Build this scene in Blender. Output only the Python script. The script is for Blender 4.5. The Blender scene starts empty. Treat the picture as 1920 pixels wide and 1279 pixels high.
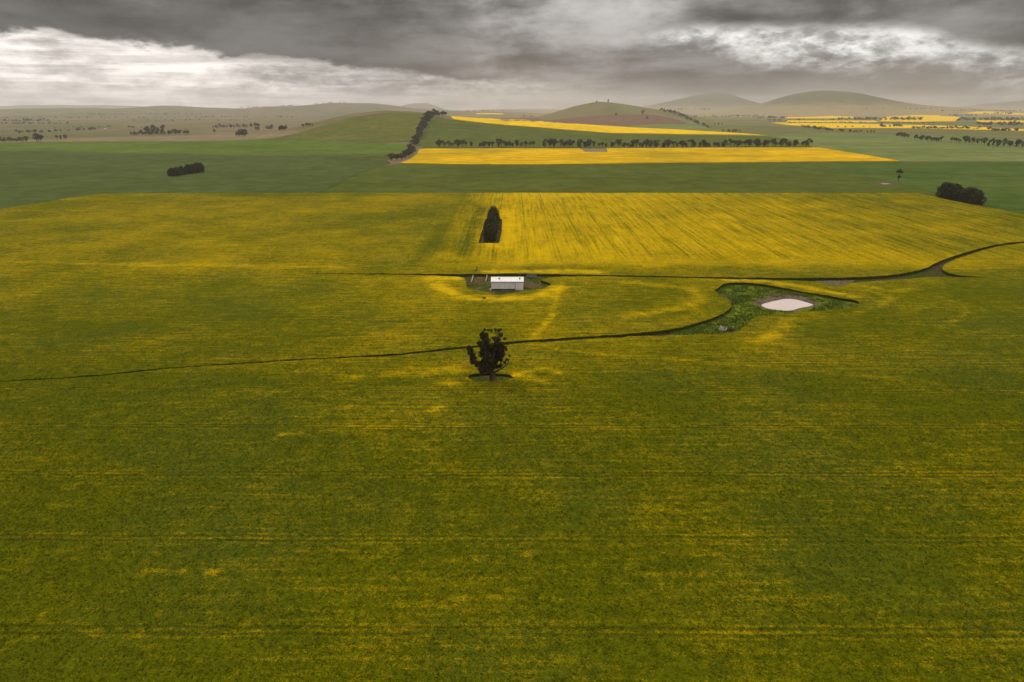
import bpy, bmesh, math, random
import numpy as np
from mathutils import Vector, geometry, Euler

random.seed(7)
rng = np.random.default_rng(7)
scene = bpy.context.scene
COL = scene.collection

# ------------------------------------------------------------------ camera, sky, sun, exposure
CAM_H = 80.0
PITCH = math.radians(18.83)          # drone looking down over the paddocks
cam_data = bpy.data.cameras.new('camera')
cam_data.lens = 24.0
cam_data.sensor_width = 36.0
cam_data.clip_start = 0.5
cam_data.clip_end = 80000.0
cam = bpy.data.objects.new('camera', cam_data)
cam.location = (0, 0, CAM_H)
cam.rotation_euler = (math.pi / 2 - PITCH, 0, 0)
COL.objects.link(cam)
scene.camera = cam

SUN_AZ = math.radians(-38)           # measured from +Y towards +X
SUN_EL = math.radians(40)
vs = scene.view_settings
scene.display_settings.display_device = 'sRGB'
vs.view_transform = 'Standard'
vs.look = 'None'
vs.gamma = 1.0
vs.use_curve_mapping = False
vs.exposure = 0.22
cy = scene.cycles
cy.max_bounces = 5
cy.diffuse_bounces = 2
cy.glossy_bounces = 2
cy.transmission_bounces = 2
cy.volume_bounces = 2
cy.transparent_max_bounces = 6
cy.use_denoising = True

sun_data = bpy.data.lights.new('sun', 'SUN')
sun_data.energy = 1.5
sun_data.angle = math.radians(14)
sun_data.color = (1.0, 0.93, 0.82)
sun = bpy.data.objects.new('sun', sun_data)
sdir = Vector((math.sin(SUN_AZ) * math.cos(SUN_EL), math.cos(SUN_AZ) * math.cos(SUN_EL), math.sin(SUN_EL)))
sun.rotation_euler = (-sdir).to_track_quat('-Z', 'Y').to_euler()
sun.location = (0, 0, 400)
COL.objects.link(sun)


def px_dir(px, py):
    """world direction of a photograph pixel (1920 wide)"""
    a = (px - 960) / 1280.0
    b = (639.5 - py) / 1280.0
    return np.array([a, math.cos(PITCH) + b * math.sin(PITCH), b * math.cos(PITCH) - math.sin(PITCH)])


def az_el(px, py):
    d = px_dir(px, py)
    return math.atan2(d[0], d[1]), math.atan2(d[2], math.hypot(d[0], d[1]))


class NT:
    """small helper to write shader graphs as expressions"""
    def __init__(self, tree):
        self.t = tree
        self.n = tree.nodes
        self.l = tree.links

    def new(self, kind, **kw):
        nd = self.n.new(kind)
        for k, v in kw.items():
            setattr(nd, k, v)
        return nd

    def put(self, sock, v):
        if isinstance(v, bpy.types.NodeSocket):
            self.l.new(v, sock)
        elif v is not None:
            if hasattr(sock, 'default_value'):
                try:
                    sock.default_value = v
                except Exception:
                    sock.default_value = (*v, 1.0) if len(v) == 3 else v

    def m(self, op, a, b=None, c=None, clamp=False):
        nd = self.new('ShaderNodeMath', operation=op, use_clamp=clamp)
        self.put(nd.inputs[0], a)
        if b is not None:
            self.put(nd.inputs[1], b)
        if c is not None:
            self.put(nd.inputs[2], c)
        return nd.outputs[0]

    def ss(self, v, a, b, lo=0.0, hi=1.0):
        nd = self.new('ShaderNodeMapRange', interpolation_type='SMOOTHSTEP')
        self.put(nd.inputs[0], v)
        self.put(nd.inputs[1], a)
        self.put(nd.inputs[2], b)
        self.put(nd.inputs[3], lo)
        self.put(nd.inputs[4], hi)
        return nd.outputs[0]

    def lin(self, v, a, b, lo=0.0, hi=1.0, clamp=True):
        nd = self.new('ShaderNodeMapRange')
        nd.clamp = clamp
        self.put(nd.inputs[0], v)
        self.put(nd.inputs[1], a)
        self.put(nd.inputs[2], b)
        self.put(nd.inputs[3], lo)
        self.put(nd.inputs[4], hi)
        return nd.outputs[0]

    def mix(self, f, a, b, blend='MIX'):
        nd = self.new('ShaderNodeMix', data_type='RGBA', blend_type=blend)
        self.put(nd.inputs[0], f)
        self.put(nd.inputs[6], (*a, 1.0) if isinstance(a, tuple) and len(a) == 3 else a)
        self.put(nd.inputs[7], (*b, 1.0) if isinstance(b, tuple) and len(b) == 3 else b)
        return nd.outputs[2]

    def noise(self, vec, scale, detail=3.0, rough=0.5, dist=0.0, col=False):
        nd = self.new('ShaderNodeTexNoise')
        nd.noise_dimensions = '3D'
        if vec is not None:
            self.l.new(vec, nd.inputs['Vector'])
        nd.inputs['Scale'].default_value = scale
        nd.inputs['Detail'].default_value = detail
        nd.inputs['Roughness'].default_value = rough
        nd.inputs['Distortion'].default_value = dist
        return nd.outputs[1] if col else nd.outputs[0]

    def vmul(self, v, s):
        nd = self.new('ShaderNodeVectorMath', operation='MULTIPLY')
        self.put(nd.inputs[0], v)
        self.put(nd.inputs[1], s)
        return nd.outputs[0]

    def vadd(self, v, s):
        nd = self.new('ShaderNodeVectorMath', operation='ADD')
        self.put(nd.inputs[0], v)
        self.put(nd.inputs[1], s)
        return nd.outputs[0]

    def xyz(self, v):
        nd = self.new('ShaderNodeSeparateXYZ')
        self.l.new(v, nd.inputs[0])
        return nd.outputs

    def comb(self, x, y, z):
        nd = self.new('ShaderNodeCombineXYZ')
        self.put(nd.inputs[0], x)
        self.put(nd.inputs[1], y)
        self.put(nd.inputs[2], z)
        return nd.outputs[0]

    def pos(self):
        return self.new('ShaderNodeNewGeometry').outputs['Position']

    def curve(self, v, pts):
        nd = self.new('ShaderNodeFloatCurve')
        cm = nd.mapping
        c = cm.curves[0]
        pts = sorted(pts)
        while len(c.points) < len(pts):
            c.points.new(0.5, 0.5)
        for p, (x, y) in zip(c.points, pts):
            p.location = (x, y)
            p.handle_type = 'AUTO_CLAMPED'
        cm.update()
        self.put(nd.inputs['Value'], v)
        return nd.outputs[0]


def build_world():
    w = bpy.data.worlds.new('World')
    scene.world = w
    w.use_nodes = True
    w.node_tree.nodes.clear()
    T = NT(w.node_tree)
    out = T.new('ShaderNodeOutputWorld')
    bg = T.new('ShaderNodeBackground')
    T.l.new(bg.outputs[0], out.inputs[0])
    d = T.new('ShaderNodeTexCoord').outputs['Generated']
    x, y, z = T.xyz(d)
    az = T.m('ARCTAN2', x, y)
    el = T.m('ARCSINE', z)
    zc = T.m('MAXIMUM', z, 0.0)
    # flat cloud deck seen in perspective
    k = T.m('DIVIDE', 1.0, T.m('ADD', zc, 0.07))
    P = T.comb(T.m('MULTIPLY', x, k), T.m('MULTIPLY', y, k), 0.0)
    # a second mapping keeps billows upright near the horizon
    Q = T.comb(T.m('MULTIPLY', az, 11.0), T.m('MULTIPLY', el, 27.0), 3.7)
    n_deck = T.noise(P, 0.55, 9.0, 0.62, 0.15)
    n_roll = T.noise(T.vmul(Q, (0.62, 0.62, 1.0)), 1.0, 10.0, 0.60, 0.2)
    n_bil = T.noise(Q, 1.0, 10.0, 0.60, 0.12)
    n_fine = T.noise(Q, 3.2, 9.0, 0.60, 0.15)
    n_big = T.noise(Q, 0.42, 4.0, 0.5, 0.2)

    wob = T.m('ADD', T.m('MULTIPLY', T.m('SUBTRACT', n_bil, 0.5), 0.042),
              T.m('MULTIPLY', T.m('SUBTRACT', n_fine, 0.5), 0.020))
    elw = T.m('ADD', el, wob)
    A0, A1, ES = -0.75, 0.75, 0.2
    azn = T.lin(az, A0, A1)

    def edge(pts):
        q = []
        for px, py in pts:
            a, e = az_el(px, py)
            q.append(((a - A0) / (A1 - A0), max(0.0, e / ES)))
        return T.m('MULTIPLY', T.curve(azn, q), ES)

    def ramp(pts):
        q = []
        for px, v in pts:
            a, e = az_el(px, 120)
            q.append(((a - A0) / (A1 - A0), v))
        return T.curve(azn, q)

    # long dark deck: its ragged base, bright air under it on one side
    base = edge([(-100, 50), (0, 52), (180, 66), (380, 88), (450, 106), (620, 116), (740, 126), (800, 140), (980, 148), (1150, 158), (1300, 176), (1920, 192)])
    low = T.ss(T.m('SUBTRACT', base, elw), -0.004, 0.007)
    low_lum = ramp([(-100, 0.95), (0, 0.93), (300, 0.92), (480, 0.74), (620, 0.52), (760, 0.44), (900, 0.40), (1050, 0.30), (1200, 0.20), (1920, 0.17)])
    # rift of bright cloud on the other side
    r_lo = edge([(900, 70), (1200, 62), (1260, 78), (1400, 104), (1560, 126), (1700, 140), (1920, 154), (2000, 158)])
    r_hi = edge([(900, 68), (1180, 58), (1240, 48), (1400, 45), (1560, 48), (1660, 42), (1740, 46), (1800, 70), (1920, 84), (2000, 84)])
    elr = T.m('ADD', el, T.m('MULTIPLY', wob, 1.25))
    rift = T.m('MULTIPLY', T.ss(T.m('SUBTRACT', elr, r_lo), -0.016, 0.030), T.ss(T.m('SUBTRACT', r_hi, T.m('ADD', el, T.m('MULTIPLY', wob, 0.6))), -0.006, 0.012))
    rift = T.m('MULTIPLY', rift, ramp([(0, 0.0), (1080, 0.0), (1230, 0.85), (1300, 1.0), (1600, 1.0), (1760, 0.8), (1920, 0.7)]))

    # deck brightness
    deckn = T.m('ADD', T.m('MULTIPLY', n_deck, 0.3), T.m('ADD', T.m('MULTIPLY', n_roll, 0.45), T.m('MULTIPLY', n_big, 0.25)))
    deck = T.ss(deckn, 0.39, 0.61, 0.040, 0.30)
    deck = T.m('MULTIPLY', deck, ramp([(-100, 0.36), (0, 0.36), (300, 0.42), (700, 0.60), (850, 0.85), (980, 1.55), (1150, 1.55), (1350, 0.95), (1600, 0.80), (1920, 0.80)]))
    deck = T.m('MULTIPLY', deck, T.m('ADD', 1.0, T.m('MULTIPLY', T.m('SUBTRACT', n_fine, 0.5), 0.35)))
    # overcast vault grows brighter towards the zenith
    deck = T.m('MULTIPLY', deck, T.m('ADD', 0.46, T.m('ADD', T.m('MULTIPLY', zc, 4.2), T.m('MULTIPLY', T.m('MULTIPLY', zc, zc), 8.0))))
    wisps = T.m('ADD', 0.60, T.m('MULTIPLY', T.ss(T.m('ADD', T.m('MULTIPLY', n_bil, 0.6), T.m('MULTIPLY', n_fine, 0.4)), 0.36, 0.60), 0.56))
    bars = T.noise(T.comb(T.m('MULTIPLY', az, 7.0), T.m('MULTIPLY', el, 95.0), 1.3), 1.0, 6.0, 0.6, 0.3)
    wisps = T.m('MULTIPLY', wisps, T.ss(bars, 0.36, 0.60, 0.68, 1.10))
    puff = T.noise(T.comb(T.m('MULTIPLY', az, 30.0), T.m('MULTIPLY', el, 70.0), 2.6), 1.0, 9.0, 0.62, 0.0)
    band = T.m('MULTIPLY', T.m('MULTIPLY', T.ss(el, 0.010, 0.026), T.ss(el, 0.040, 0.056, 1.0, 0.0)), ramp([(0, 0.1), (420, 0.25), (520, 1.0), (1000, 1.0), (1100, 0.0), (1920, 0.0)]))
    cum = T.m('ADD', T.ss(puff, 0.32, 0.52, 0.06, -0.20), T.ss(puff, 0.46, 0.68, 0.0, 0.50))
    wisps = T.m('ADD', wisps, T.m('MULTIPLY', band, cum))
    L_low = T.m('MULTIPLY', low_lum, wisps)
    L_rift = T.m('MULTIPLY', T.m('ADD', 0.26, T.m('MULTIPLY', T.ss(T.m('ADD', T.m('MULTIPLY', n_bil, 0.45), T.m('MULTIPLY', n_fine, 0.55)), 0.38, 0.62), 0.72)), 1.0)
    c_deck = T.vmul(T.comb(deck, deck, deck), (1.0, 0.968, 0.945))
    c_low = T.vmul(T.comb(L_low, L_low, L_low), (1.0, 0.935, 0.875))
    c_rift = T.vmul(T.comb(L_rift, L_rift, L_rift), (1.0, 0.985, 0.965))
    col = T.mix(low, c_deck, c_low)
    col = T.mix(rift, col, c_rift)
    # clear sky glimpsed through the thin parts
    sky = T.new('ShaderNodeTexSky', sky_type='NISHITA')
    sky.sun_disc = False
    sky.sun_elevation = SUN_EL
    sky.sun_rotation = SUN_AZ
    sky.air_density = 1.0
    sky.dust_density = 2.5
    skyc = T.vmul(sky.outputs[0], (0.07, 0.07, 0.07))
    thin = T.m('MULTIPLY', T.ss(n_deck, 0.60, 0.75), 0.18)
    col = T.mix(thin, col, skyc)
    # below the horizon: plain ground tone
    col = T.mix(T.ss(z, -0.03, -0.002), (0.06, 0.06, 0.03), col)
    T.put(bg.inputs[0], col)
    bg.inputs[1].default_value = 1.0
    w.cycles.sampling_method = 'AUTOMATIC'


build_world()

# ------------------------------------------------------------------ terrain height
def depth_of(Y, z=0.0):
    return Y * math.cos(PITCH) + (CAM_H - z) * math.sin(PITCH)


def skyline(pts, Yc, front, back, smooth=1.0):
    X, Z = [], []
    for px, py in pts:
        d = px_dir(px, py)
        t = Yc / d[1]
        X.append(d[0] * t)
        Z.append(max(0.0, CAM_H + d[2] * t))
    X, Z = np.array(X), np.array(Z)
    xs = np.linspace(X.min() - 200, X.max() + 200, 1200)
    zs = np.interp(xs, X, Z)
    kw = max(3, int(smooth * 1200 * 0.012)) | 1
    ker = np.hanning(kw + 2)[1:-1]
    zs = np.convolve(np.pad(zs, kw // 2, mode='edge'), ker / ker.sum(), mode='valid')
    return xs, zs, Yc, front, back


HILLS = [
    skyline([(440, 262), (480, 258), (540, 247), (600, 229), (660, 213.5), (720, 207), (780, 209.5), (845, 218.5), (950, 225),
             (1100, 234.5), (1250, 243.5), (1410, 252.5), (1500, 262)], 2300, 800, 800, 2.0),
    skyline([(960, 236), (1000, 224), (1040, 211), (1080, 199), (1120, 191.3), (1145, 193), (1180, 198), (1220, 204), (1260, 209),
             (1300, 218), (1350, 230), (1400, 240)], 5000, 1100, 1100),
    skyline([(1300, 220), (1360, 212), (1400, 206), (1440, 197), (1470, 187), (1500, 176), (1530, 170.5), (1550, 170), (1580, 172.5),
             (1610, 181), (1640, 188), (1680, 195), (1720, 199.5), (1780, 203.5), (1850, 206.5), (1950, 210), (2150, 218)], 9500, 2600, 2600),
    skyline([(1150, 209), (1180, 206), (1230, 196), (1270, 187), (1300, 180), (1330, 174.5), (1345, 173.5), (1360, 177), (1390, 188),
             (1420, 196), (1450, 203), (1490, 209)], 14500, 3000, 3000),
    skyline([(-600, 208), (0, 205), (50, 204), (100, 202.5), (130, 204.5), (200, 203), (260, 204.5), (300, 201), (325, 198), (360, 201),
             (420, 204), (470, 203.5), (530, 200), (580, 198), (640, 193.5), (690, 193), (730, 197.5), (780, 204), (830, 207), (900, 209),
             (960, 211), (1050, 213), (1200, 215)], 9600, 3600, 2600, 0.6),
    skyline([(735, 208), (745, 203), (760, 196), (775, 193.5), (800, 193.5), (815, 198), (830, 203), (840, 208)], 17500, 1500, 1500, 0.5),
    skyline([(-500, 200), (0, 199), (100, 196.5), (180, 197), (250, 199), (320, 203), (400, 207)], 20000, 2500, 2500),
    skyline([(1740, 208), (1800, 201), (1850, 196), (1900, 191), (1940, 187), (2000, 186), (2150, 200)], 17500, 2500, 2500),
    skyline([(850, 208), (900, 206), (960, 205), (1020, 204.5), (1100, 205.5), (1200, 206)], 15500, 2000, 2000),
]


def height(x, y):
    x = np.asarray(x, float)
    y = np.asarray(y, float)
    h = np.zeros(np.broadcast(x, y).shape)
    for xs, zs, yc, f, b in HILLS:
        t = np.where(y < yc, (y - yc) / f, (y - yc) / b)
        p = 0.5 + 0.5 * np.cos(np.pi * np.clip(t, -1, 1))
        h = np.maximum(h, np.interp(x, xs, zs, left=0, right=0) * p)
    far = np.clip((y - 1500) / 3000, 0, 1)
    h = h + far * (6 * np.sin(x / 430 + 1.3) * np.sin(y / 610) + 3 * np.sin(x / 170 + y / 230))
    return h


TS = np.concatenate([np.geomspace(60, 2600, 900), np.geomspace(2605, 26000, 900)])


def hit(px, py, z=0.0):
    """where the ray through a pixel meets the ground (raised by z)"""
    d = px_dir(px, py)
    if py > 330:
        t = (z - CAM_H) / d[2]
        return np.array([d[0] * t, d[1] * t, z])
    P = d[None, :] * TS[:, None]
    zz = P[:, 2] + CAM_H
    hh = height(P[:, 0], P[:, 1]) + z
    idx = np.nonzero(zz < hh)[0]
    if len(idx) == 0:
        i = len(TS) - 1
        return np.array([P[i, 0], P[i, 1], hh[i]])
    i = idx[0]
    if i == 0:
        return np.array([P[0, 0], P[0, 1], hh[0]])
    a, b = zz[i - 1] - hh[i - 1], zz[i] - hh[i]
    f = a / (a - b)
    q = P[i - 1] * (1 - f) + P[i] * f
    return np.array([q[0], q[1], float(height(q[0], q[1])) + z])


def px_size(p):
    """metres that one photograph pixel covers at a world point"""
    return (p[1] * math.cos(PITCH) + (CAM_H - p[2]) * math.sin(PITCH)) / 1280.0


# ------------------------------------------------------------------ mesh helpers
def tag(o, label=None, cat=None, group=None, kind=None):
    if label:
        o['label'] = label
    if cat:
        o['category'] = cat
    if group:
        o['group'] = group
    if kind:
        o['kind'] = kind
    return o


def obj(name, me, mat=None, parent=None, loc=None):
    o = bpy.data.objects.new(name, me)
    COL.objects.link(o)
    if mat is not None and me is not None and len(me.materials) == 0:
        me.materials.append(mat)
    if parent is not None:
        o.parent = parent
    if loc is not None:
        o.location = loc
    return o


def empty(name, loc=(0, 0, 0), rz=0.0):
    o = bpy.data.objects.new(name, None)
    o.location = loc
    o.rotation_euler = (0, 0, rz)
    COL.objects.link(o)
    return o


def np_mesh(name, V, F, smooth=False, attrs=None):
    """V (n,3), F (m,3|4) -> mesh, quickly"""
    V = np.asarray(V, np.float32)
    F = np.asarray(F, np.int32)
    me = bpy.data.meshes.new(name)
    me.vertices.add(len(V))
    me.vertices.foreach_set('co', V.ravel())
    k = F.shape[1]
    me.loops.add(F.size)
    me.loops.foreach_set('vertex_index', F.ravel())
    me.polygons.add(len(F))
    me.polygons.foreach_set('loop_start', np.arange(0, F.size, k, dtype=np.int32))
    me.polygons.foreach_set('use_smooth', np.full(len(F), smooth))
    if attrs:
        for an, arr in attrs.items():
            at = me.attributes.new(an, 'FLOAT', 'POINT')
            at.data.foreach_set('value', np.asarray(arr, np.float32))
    me.update(calc_edges=True)
    return me


def py_mesh(name, verts, faces, smooth=False):
    me = bpy.data.meshes.new(name)
    me.from_pydata([tuple(map(float, v)) for v in verts], [], faces)
    if smooth:
        me.polygons.foreach_set('use_smooth', [True] * len(faces))
    me.update()
    return me


def box(x0, x1, y0, y1, z0, z1):
    v = [(x0, y0, z0), (x1, y0, z0), (x1, y1, z0), (x0, y1, z0), (x0, y0, z1), (x1, y0, z1), (x1, y1, z1), (x0, y1, z1)]
    f = [(0, 3, 2, 1), (4, 5, 6, 7), (0, 1, 5, 4), (1, 2, 6, 5), (2, 3, 7, 6), (3, 0, 4, 7)]
    return v, f


def bevel_box(name, x0, x1, y0, y1, z0, z1, w=0.02):
    bm = bmesh.new()
    v, f = box(x0, x1, y0, y1, z0, z1)
    bv = [bm.verts.new(c) for c in v]
    for q in f:
        bm.faces.new([bv[i] for i in q])
    bmesh.ops.bevel(bm, geom=list(bm.edges), offset=w, segments=1, affect='EDGES')
    me = bpy.data.meshes.new(name)
    bm.to_mesh(me)
    bm.free()
    return me


def tube(path, radii, seg=7):
    """tapered tube along a polyline -> verts, quads"""
    path = [Vector(p) for p in path]
    V, F = [], []
    n = len(path)
    for i, p in enumerate(path):
        t = (path[min(i + 1, n - 1)] - path[max(i - 1, 0)]).normalized()
        a = t.cross(Vector((0.31, 0.93, 0.2))).normalized()
        b = t.cross(a)
        for s in range(seg):
            an = 2 * math.pi * s / seg
            V.append(p + (a * math.cos(an) + b * math.sin(an)) * radii[i])
    for i in range(n - 1):
        for s in range(seg):
            s2 = (s + 1) % seg
            F.append((i * seg + s, i * seg + s2, (i + 1) * seg + s2, (i + 1) * seg + s))
    V.append(path[-1])
    e = len(V) - 1
    for s in range(seg):
        F.append(((n - 1) * seg + s, (n - 1) * seg + (s + 1) % seg, e))
    return V, F


def join_parts(parts):
    V, F = [], []
    for v, f in parts:
        o = len(V)
        V += list(v)
        F += [tuple(i + o for i in q) for q in f]
    return V, F


def vnoise(x, y, s, seed=0):
    """smooth value noise in 0..1"""
    x = np.asarray(x) / s + 1000.5
    y = np.asarray(y) / s + 1000.5
    xi, yi = np.floor(x).astype(np.int64), np.floor(y).astype(np.int64)
    fx, fy = x - xi, y - yi
    fx, fy = fx * fx * (3 - 2 * fx), fy * fy * (3 - 2 * fy)

    def hsh(a, b):
        q = (a * 374761393 + b * 668265263 + seed * 144665) & 0x7fffffff
        q = ((q ^ (q >> 13)) * 1274126177) & 0x7fffffff
        return ((q ^ (q >> 16)) & 0xffff) / 65535.0
    return (hsh(xi, yi) * (1 - fx) + hsh(xi + 1, yi) * fx) * (1 - fy) + (hsh(xi, yi + 1) * (1 - fx) + hsh(xi + 1, yi + 1) * fx) * fy


def in_poly(P, poly):
    x, y = P[:, 0], P[:, 1]
    r = np.zeros(len(P), bool)
    n = len(poly)
    for i in range(n):
        x0, y0 = poly[i]
        x1, y1 = poly[(i + 1) % n]
        if y0 == y1:
            continue
        c = ((y0 > y) != (y1 > y)) & (x < (x1 - x0) * (y - y0) / (y1 - y0) + x0)
        r ^= c
    return r


def seg_dist(P, line):
    d = np.full(len(P), 1e9)
    for (x0, y0), (x1, y1) in zip(line[:-1], line[1:]):
        vx, vy = x1 - x0, y1 - y0
        L = vx * vx + vy * vy + 1e-9
        t = np.clip(((P[:, 0] - x0) * vx + (P[:, 1] - y0) * vy) / L, 0, 1)
        d = np.minimum(d, np.hypot(P[:, 0] - x0 - t * vx, P[:, 1] - y0 - t * vy))
    return d


def chaikin(poly, it=2, closed=True):
    p = [np.array(q[:2], float) for q in poly]
    for _ in range(it):
        r = []
        n = len(p)
        rng_i = range(n) if closed else range(n - 1)
        if not closed:
            r.append(p[0])
        for i in rng_i:
            a, b = p[i], p[(i + 1) % n]
            r += [a * 0.75 + b * 0.25, a * 0.25 + b * 0.75]
        if not closed:
            r.append(p[-1])
        p = r
    return [tuple(q) for q in p]


def resample(poly, step, jitter=0.0):
    """step is a function of (x, y)"""
    out = []
    n = len(poly)
    for i in range(n):
        a, b = np.array(poly[i]), np.array(poly[(i + 1) % n])
        L = np.linalg.norm(b - a)
        k = max(1, int(L / step(*(0.5 * (a + b)))))
        for j in range(k):
            q = a + (b - a) * j / k
            if jitter:
                q = q + rng.uniform(-jitter, jitter, 2)
            out.append(tuple(q))
    return out


def sheet(name, outer, holes, spacing, zfun, mat, skirt=0.0, jitter=0.0, attr_fun=None, edge_step=None, kind='structure', label=None, smooth=True):
    """flat-lying patch filled by constrained triangulation, with an optional vertical edge of depth skirt"""
    es = edge_step or (lambda x, y: spacing(x, y))
    loops = [resample(outer, es, 0.0)] + [resample(h, es, jitter) for h in holes]
    ob = np.array(outer)
    x0, y0 = ob.min(0)
    x1, y1 = ob.max(0)
    # rows with growing spacing
    pts = []
    y = y0
    while y < y1:
        s = spacing(0.0, y)
        xs = np.arange(x0 + rng.uniform(0, s), x1, s)
        if len(xs):
            pts.append(np.stack([xs + rng.uniform(-.3, .3, len(xs)) * s, np.full(len(xs), y) + rng.uniform(-.3, .3, len(xs)) * s], 1))
        y += s * 0.9
    G = np.concatenate(pts) if pts else np.zeros((0, 2))
    keep = in_poly(G, loops[0])
    for h in loops[1:]:
        keep &= ~in_poly(G, h)
    G = G[keep]
    verts, edges = [], []
    for lp in loops:
        o = len(verts)
        n = len(lp)
        verts += lp
        edges += [(o + i, o + (i + 1) % n) for i in range(n)]
    nb = len(verts)
    allv = [Vector((float(a), float(b))) for a, b in verts] + [Vector((float(a), float(b))) for a, b in G]
    vo, eo, fo, ov, oe, of = geometry.delaunay_2d_cdt(allv, edges, [], 0, 1e-4)
    V = np.array([(v.x, v.y) for v in vo])
    F = np.array([f for f in fo if len(f) == 3])
    C = V[F].mean(1)
    k = in_poly(C, loops[0])
    for h in loops[1:]:
        k &= ~in_poly(C, h)
    F = F[k]
    a = V[F]
    cr = (a[:, 1, 0] - a[:, 0, 0]) * (a[:, 2, 1] - a[:, 0, 1]) - (a[:, 1, 1] - a[:, 0, 1]) * (a[:, 2, 0] - a[:, 0, 0])
    F[cr < 0] = F[cr < 0][:, ::-1]
    Z = zfun(V[:, 0], V[:, 1])
    V3 = np.column_stack([V, Z])
    wall = np.zeros(len(V3))
    if skirt:
        e = np.concatenate([F[:, [0, 1]], F[:, [1, 2]], F[:, [2, 0]]])
        key = np.sort(e, 1)
        _, inv, cnt = np.unique(key, axis=0, return_inverse=True, return_counts=True)
        be = e[cnt[inv.ravel()] == 1]
        m = len(be)
        o = len(V3)
        up = V3[be.ravel()]                       # own copy of the rim so that the wall shades apart
        dn = up.copy()
        dn[:, 2] -= skirt
        V3 = np.concatenate([V3, up, dn])
        wall = np.concatenate([wall, np.ones(2 * m), np.ones(2 * m)])
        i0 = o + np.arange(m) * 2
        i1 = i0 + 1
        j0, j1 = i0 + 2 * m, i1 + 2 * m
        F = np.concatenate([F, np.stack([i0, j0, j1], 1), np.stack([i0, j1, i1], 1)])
    at = {'wall': wall}
    if attr_fun is not None:
        at.update(attr_fun(V3[:, 0], V3[:, 1]))
    me = np_mesh(name, V3, F, smooth, at)
    o = obj(name, me, mat)
    return tag(o, label=label, kind=kind)


# ------------------------------------------------------------------ materials
def new_mat(name):
    m = bpy.data.materials.new(name)
    m.use_nodes = True
    m.node_tree.nodes.clear()
    T = NT(m.node_tree)
    out = T.new('ShaderNodeOutputMaterial')
    b = T.new('ShaderNodeBsdfPrincipled')
    b.inputs['Specular IOR Level'].default_value = 0.02
    b.inputs['Roughness'].default_value = 0.85
    T.l.new(b.outputs[0], out.inputs[0])
    return m, T, b


def bump(T, b, hgt, dist, strength=1.0):
    bp = T.new('ShaderNodeBump')
    bp.inputs['Distance'].default_value = dist
    bp.inputs['Strength'].default_value = strength
    T.put(bp.inputs['Height'], hgt)
    T.l.new(bp.outputs[0], b.inputs['Normal'])


def attr(T, name):
    a = T.new('ShaderNodeAttribute')
    a.attribute_name = name
    return a.outputs['Fac']


GREEN_D = (0.054, 0.062, 0.0010)
GREEN_L = (0.094, 0.101, 0.0022)
YEL = (0.66, 0.415, 0.0015)
YEL_D = (0.36, 0.240, 0.0015)


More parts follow.
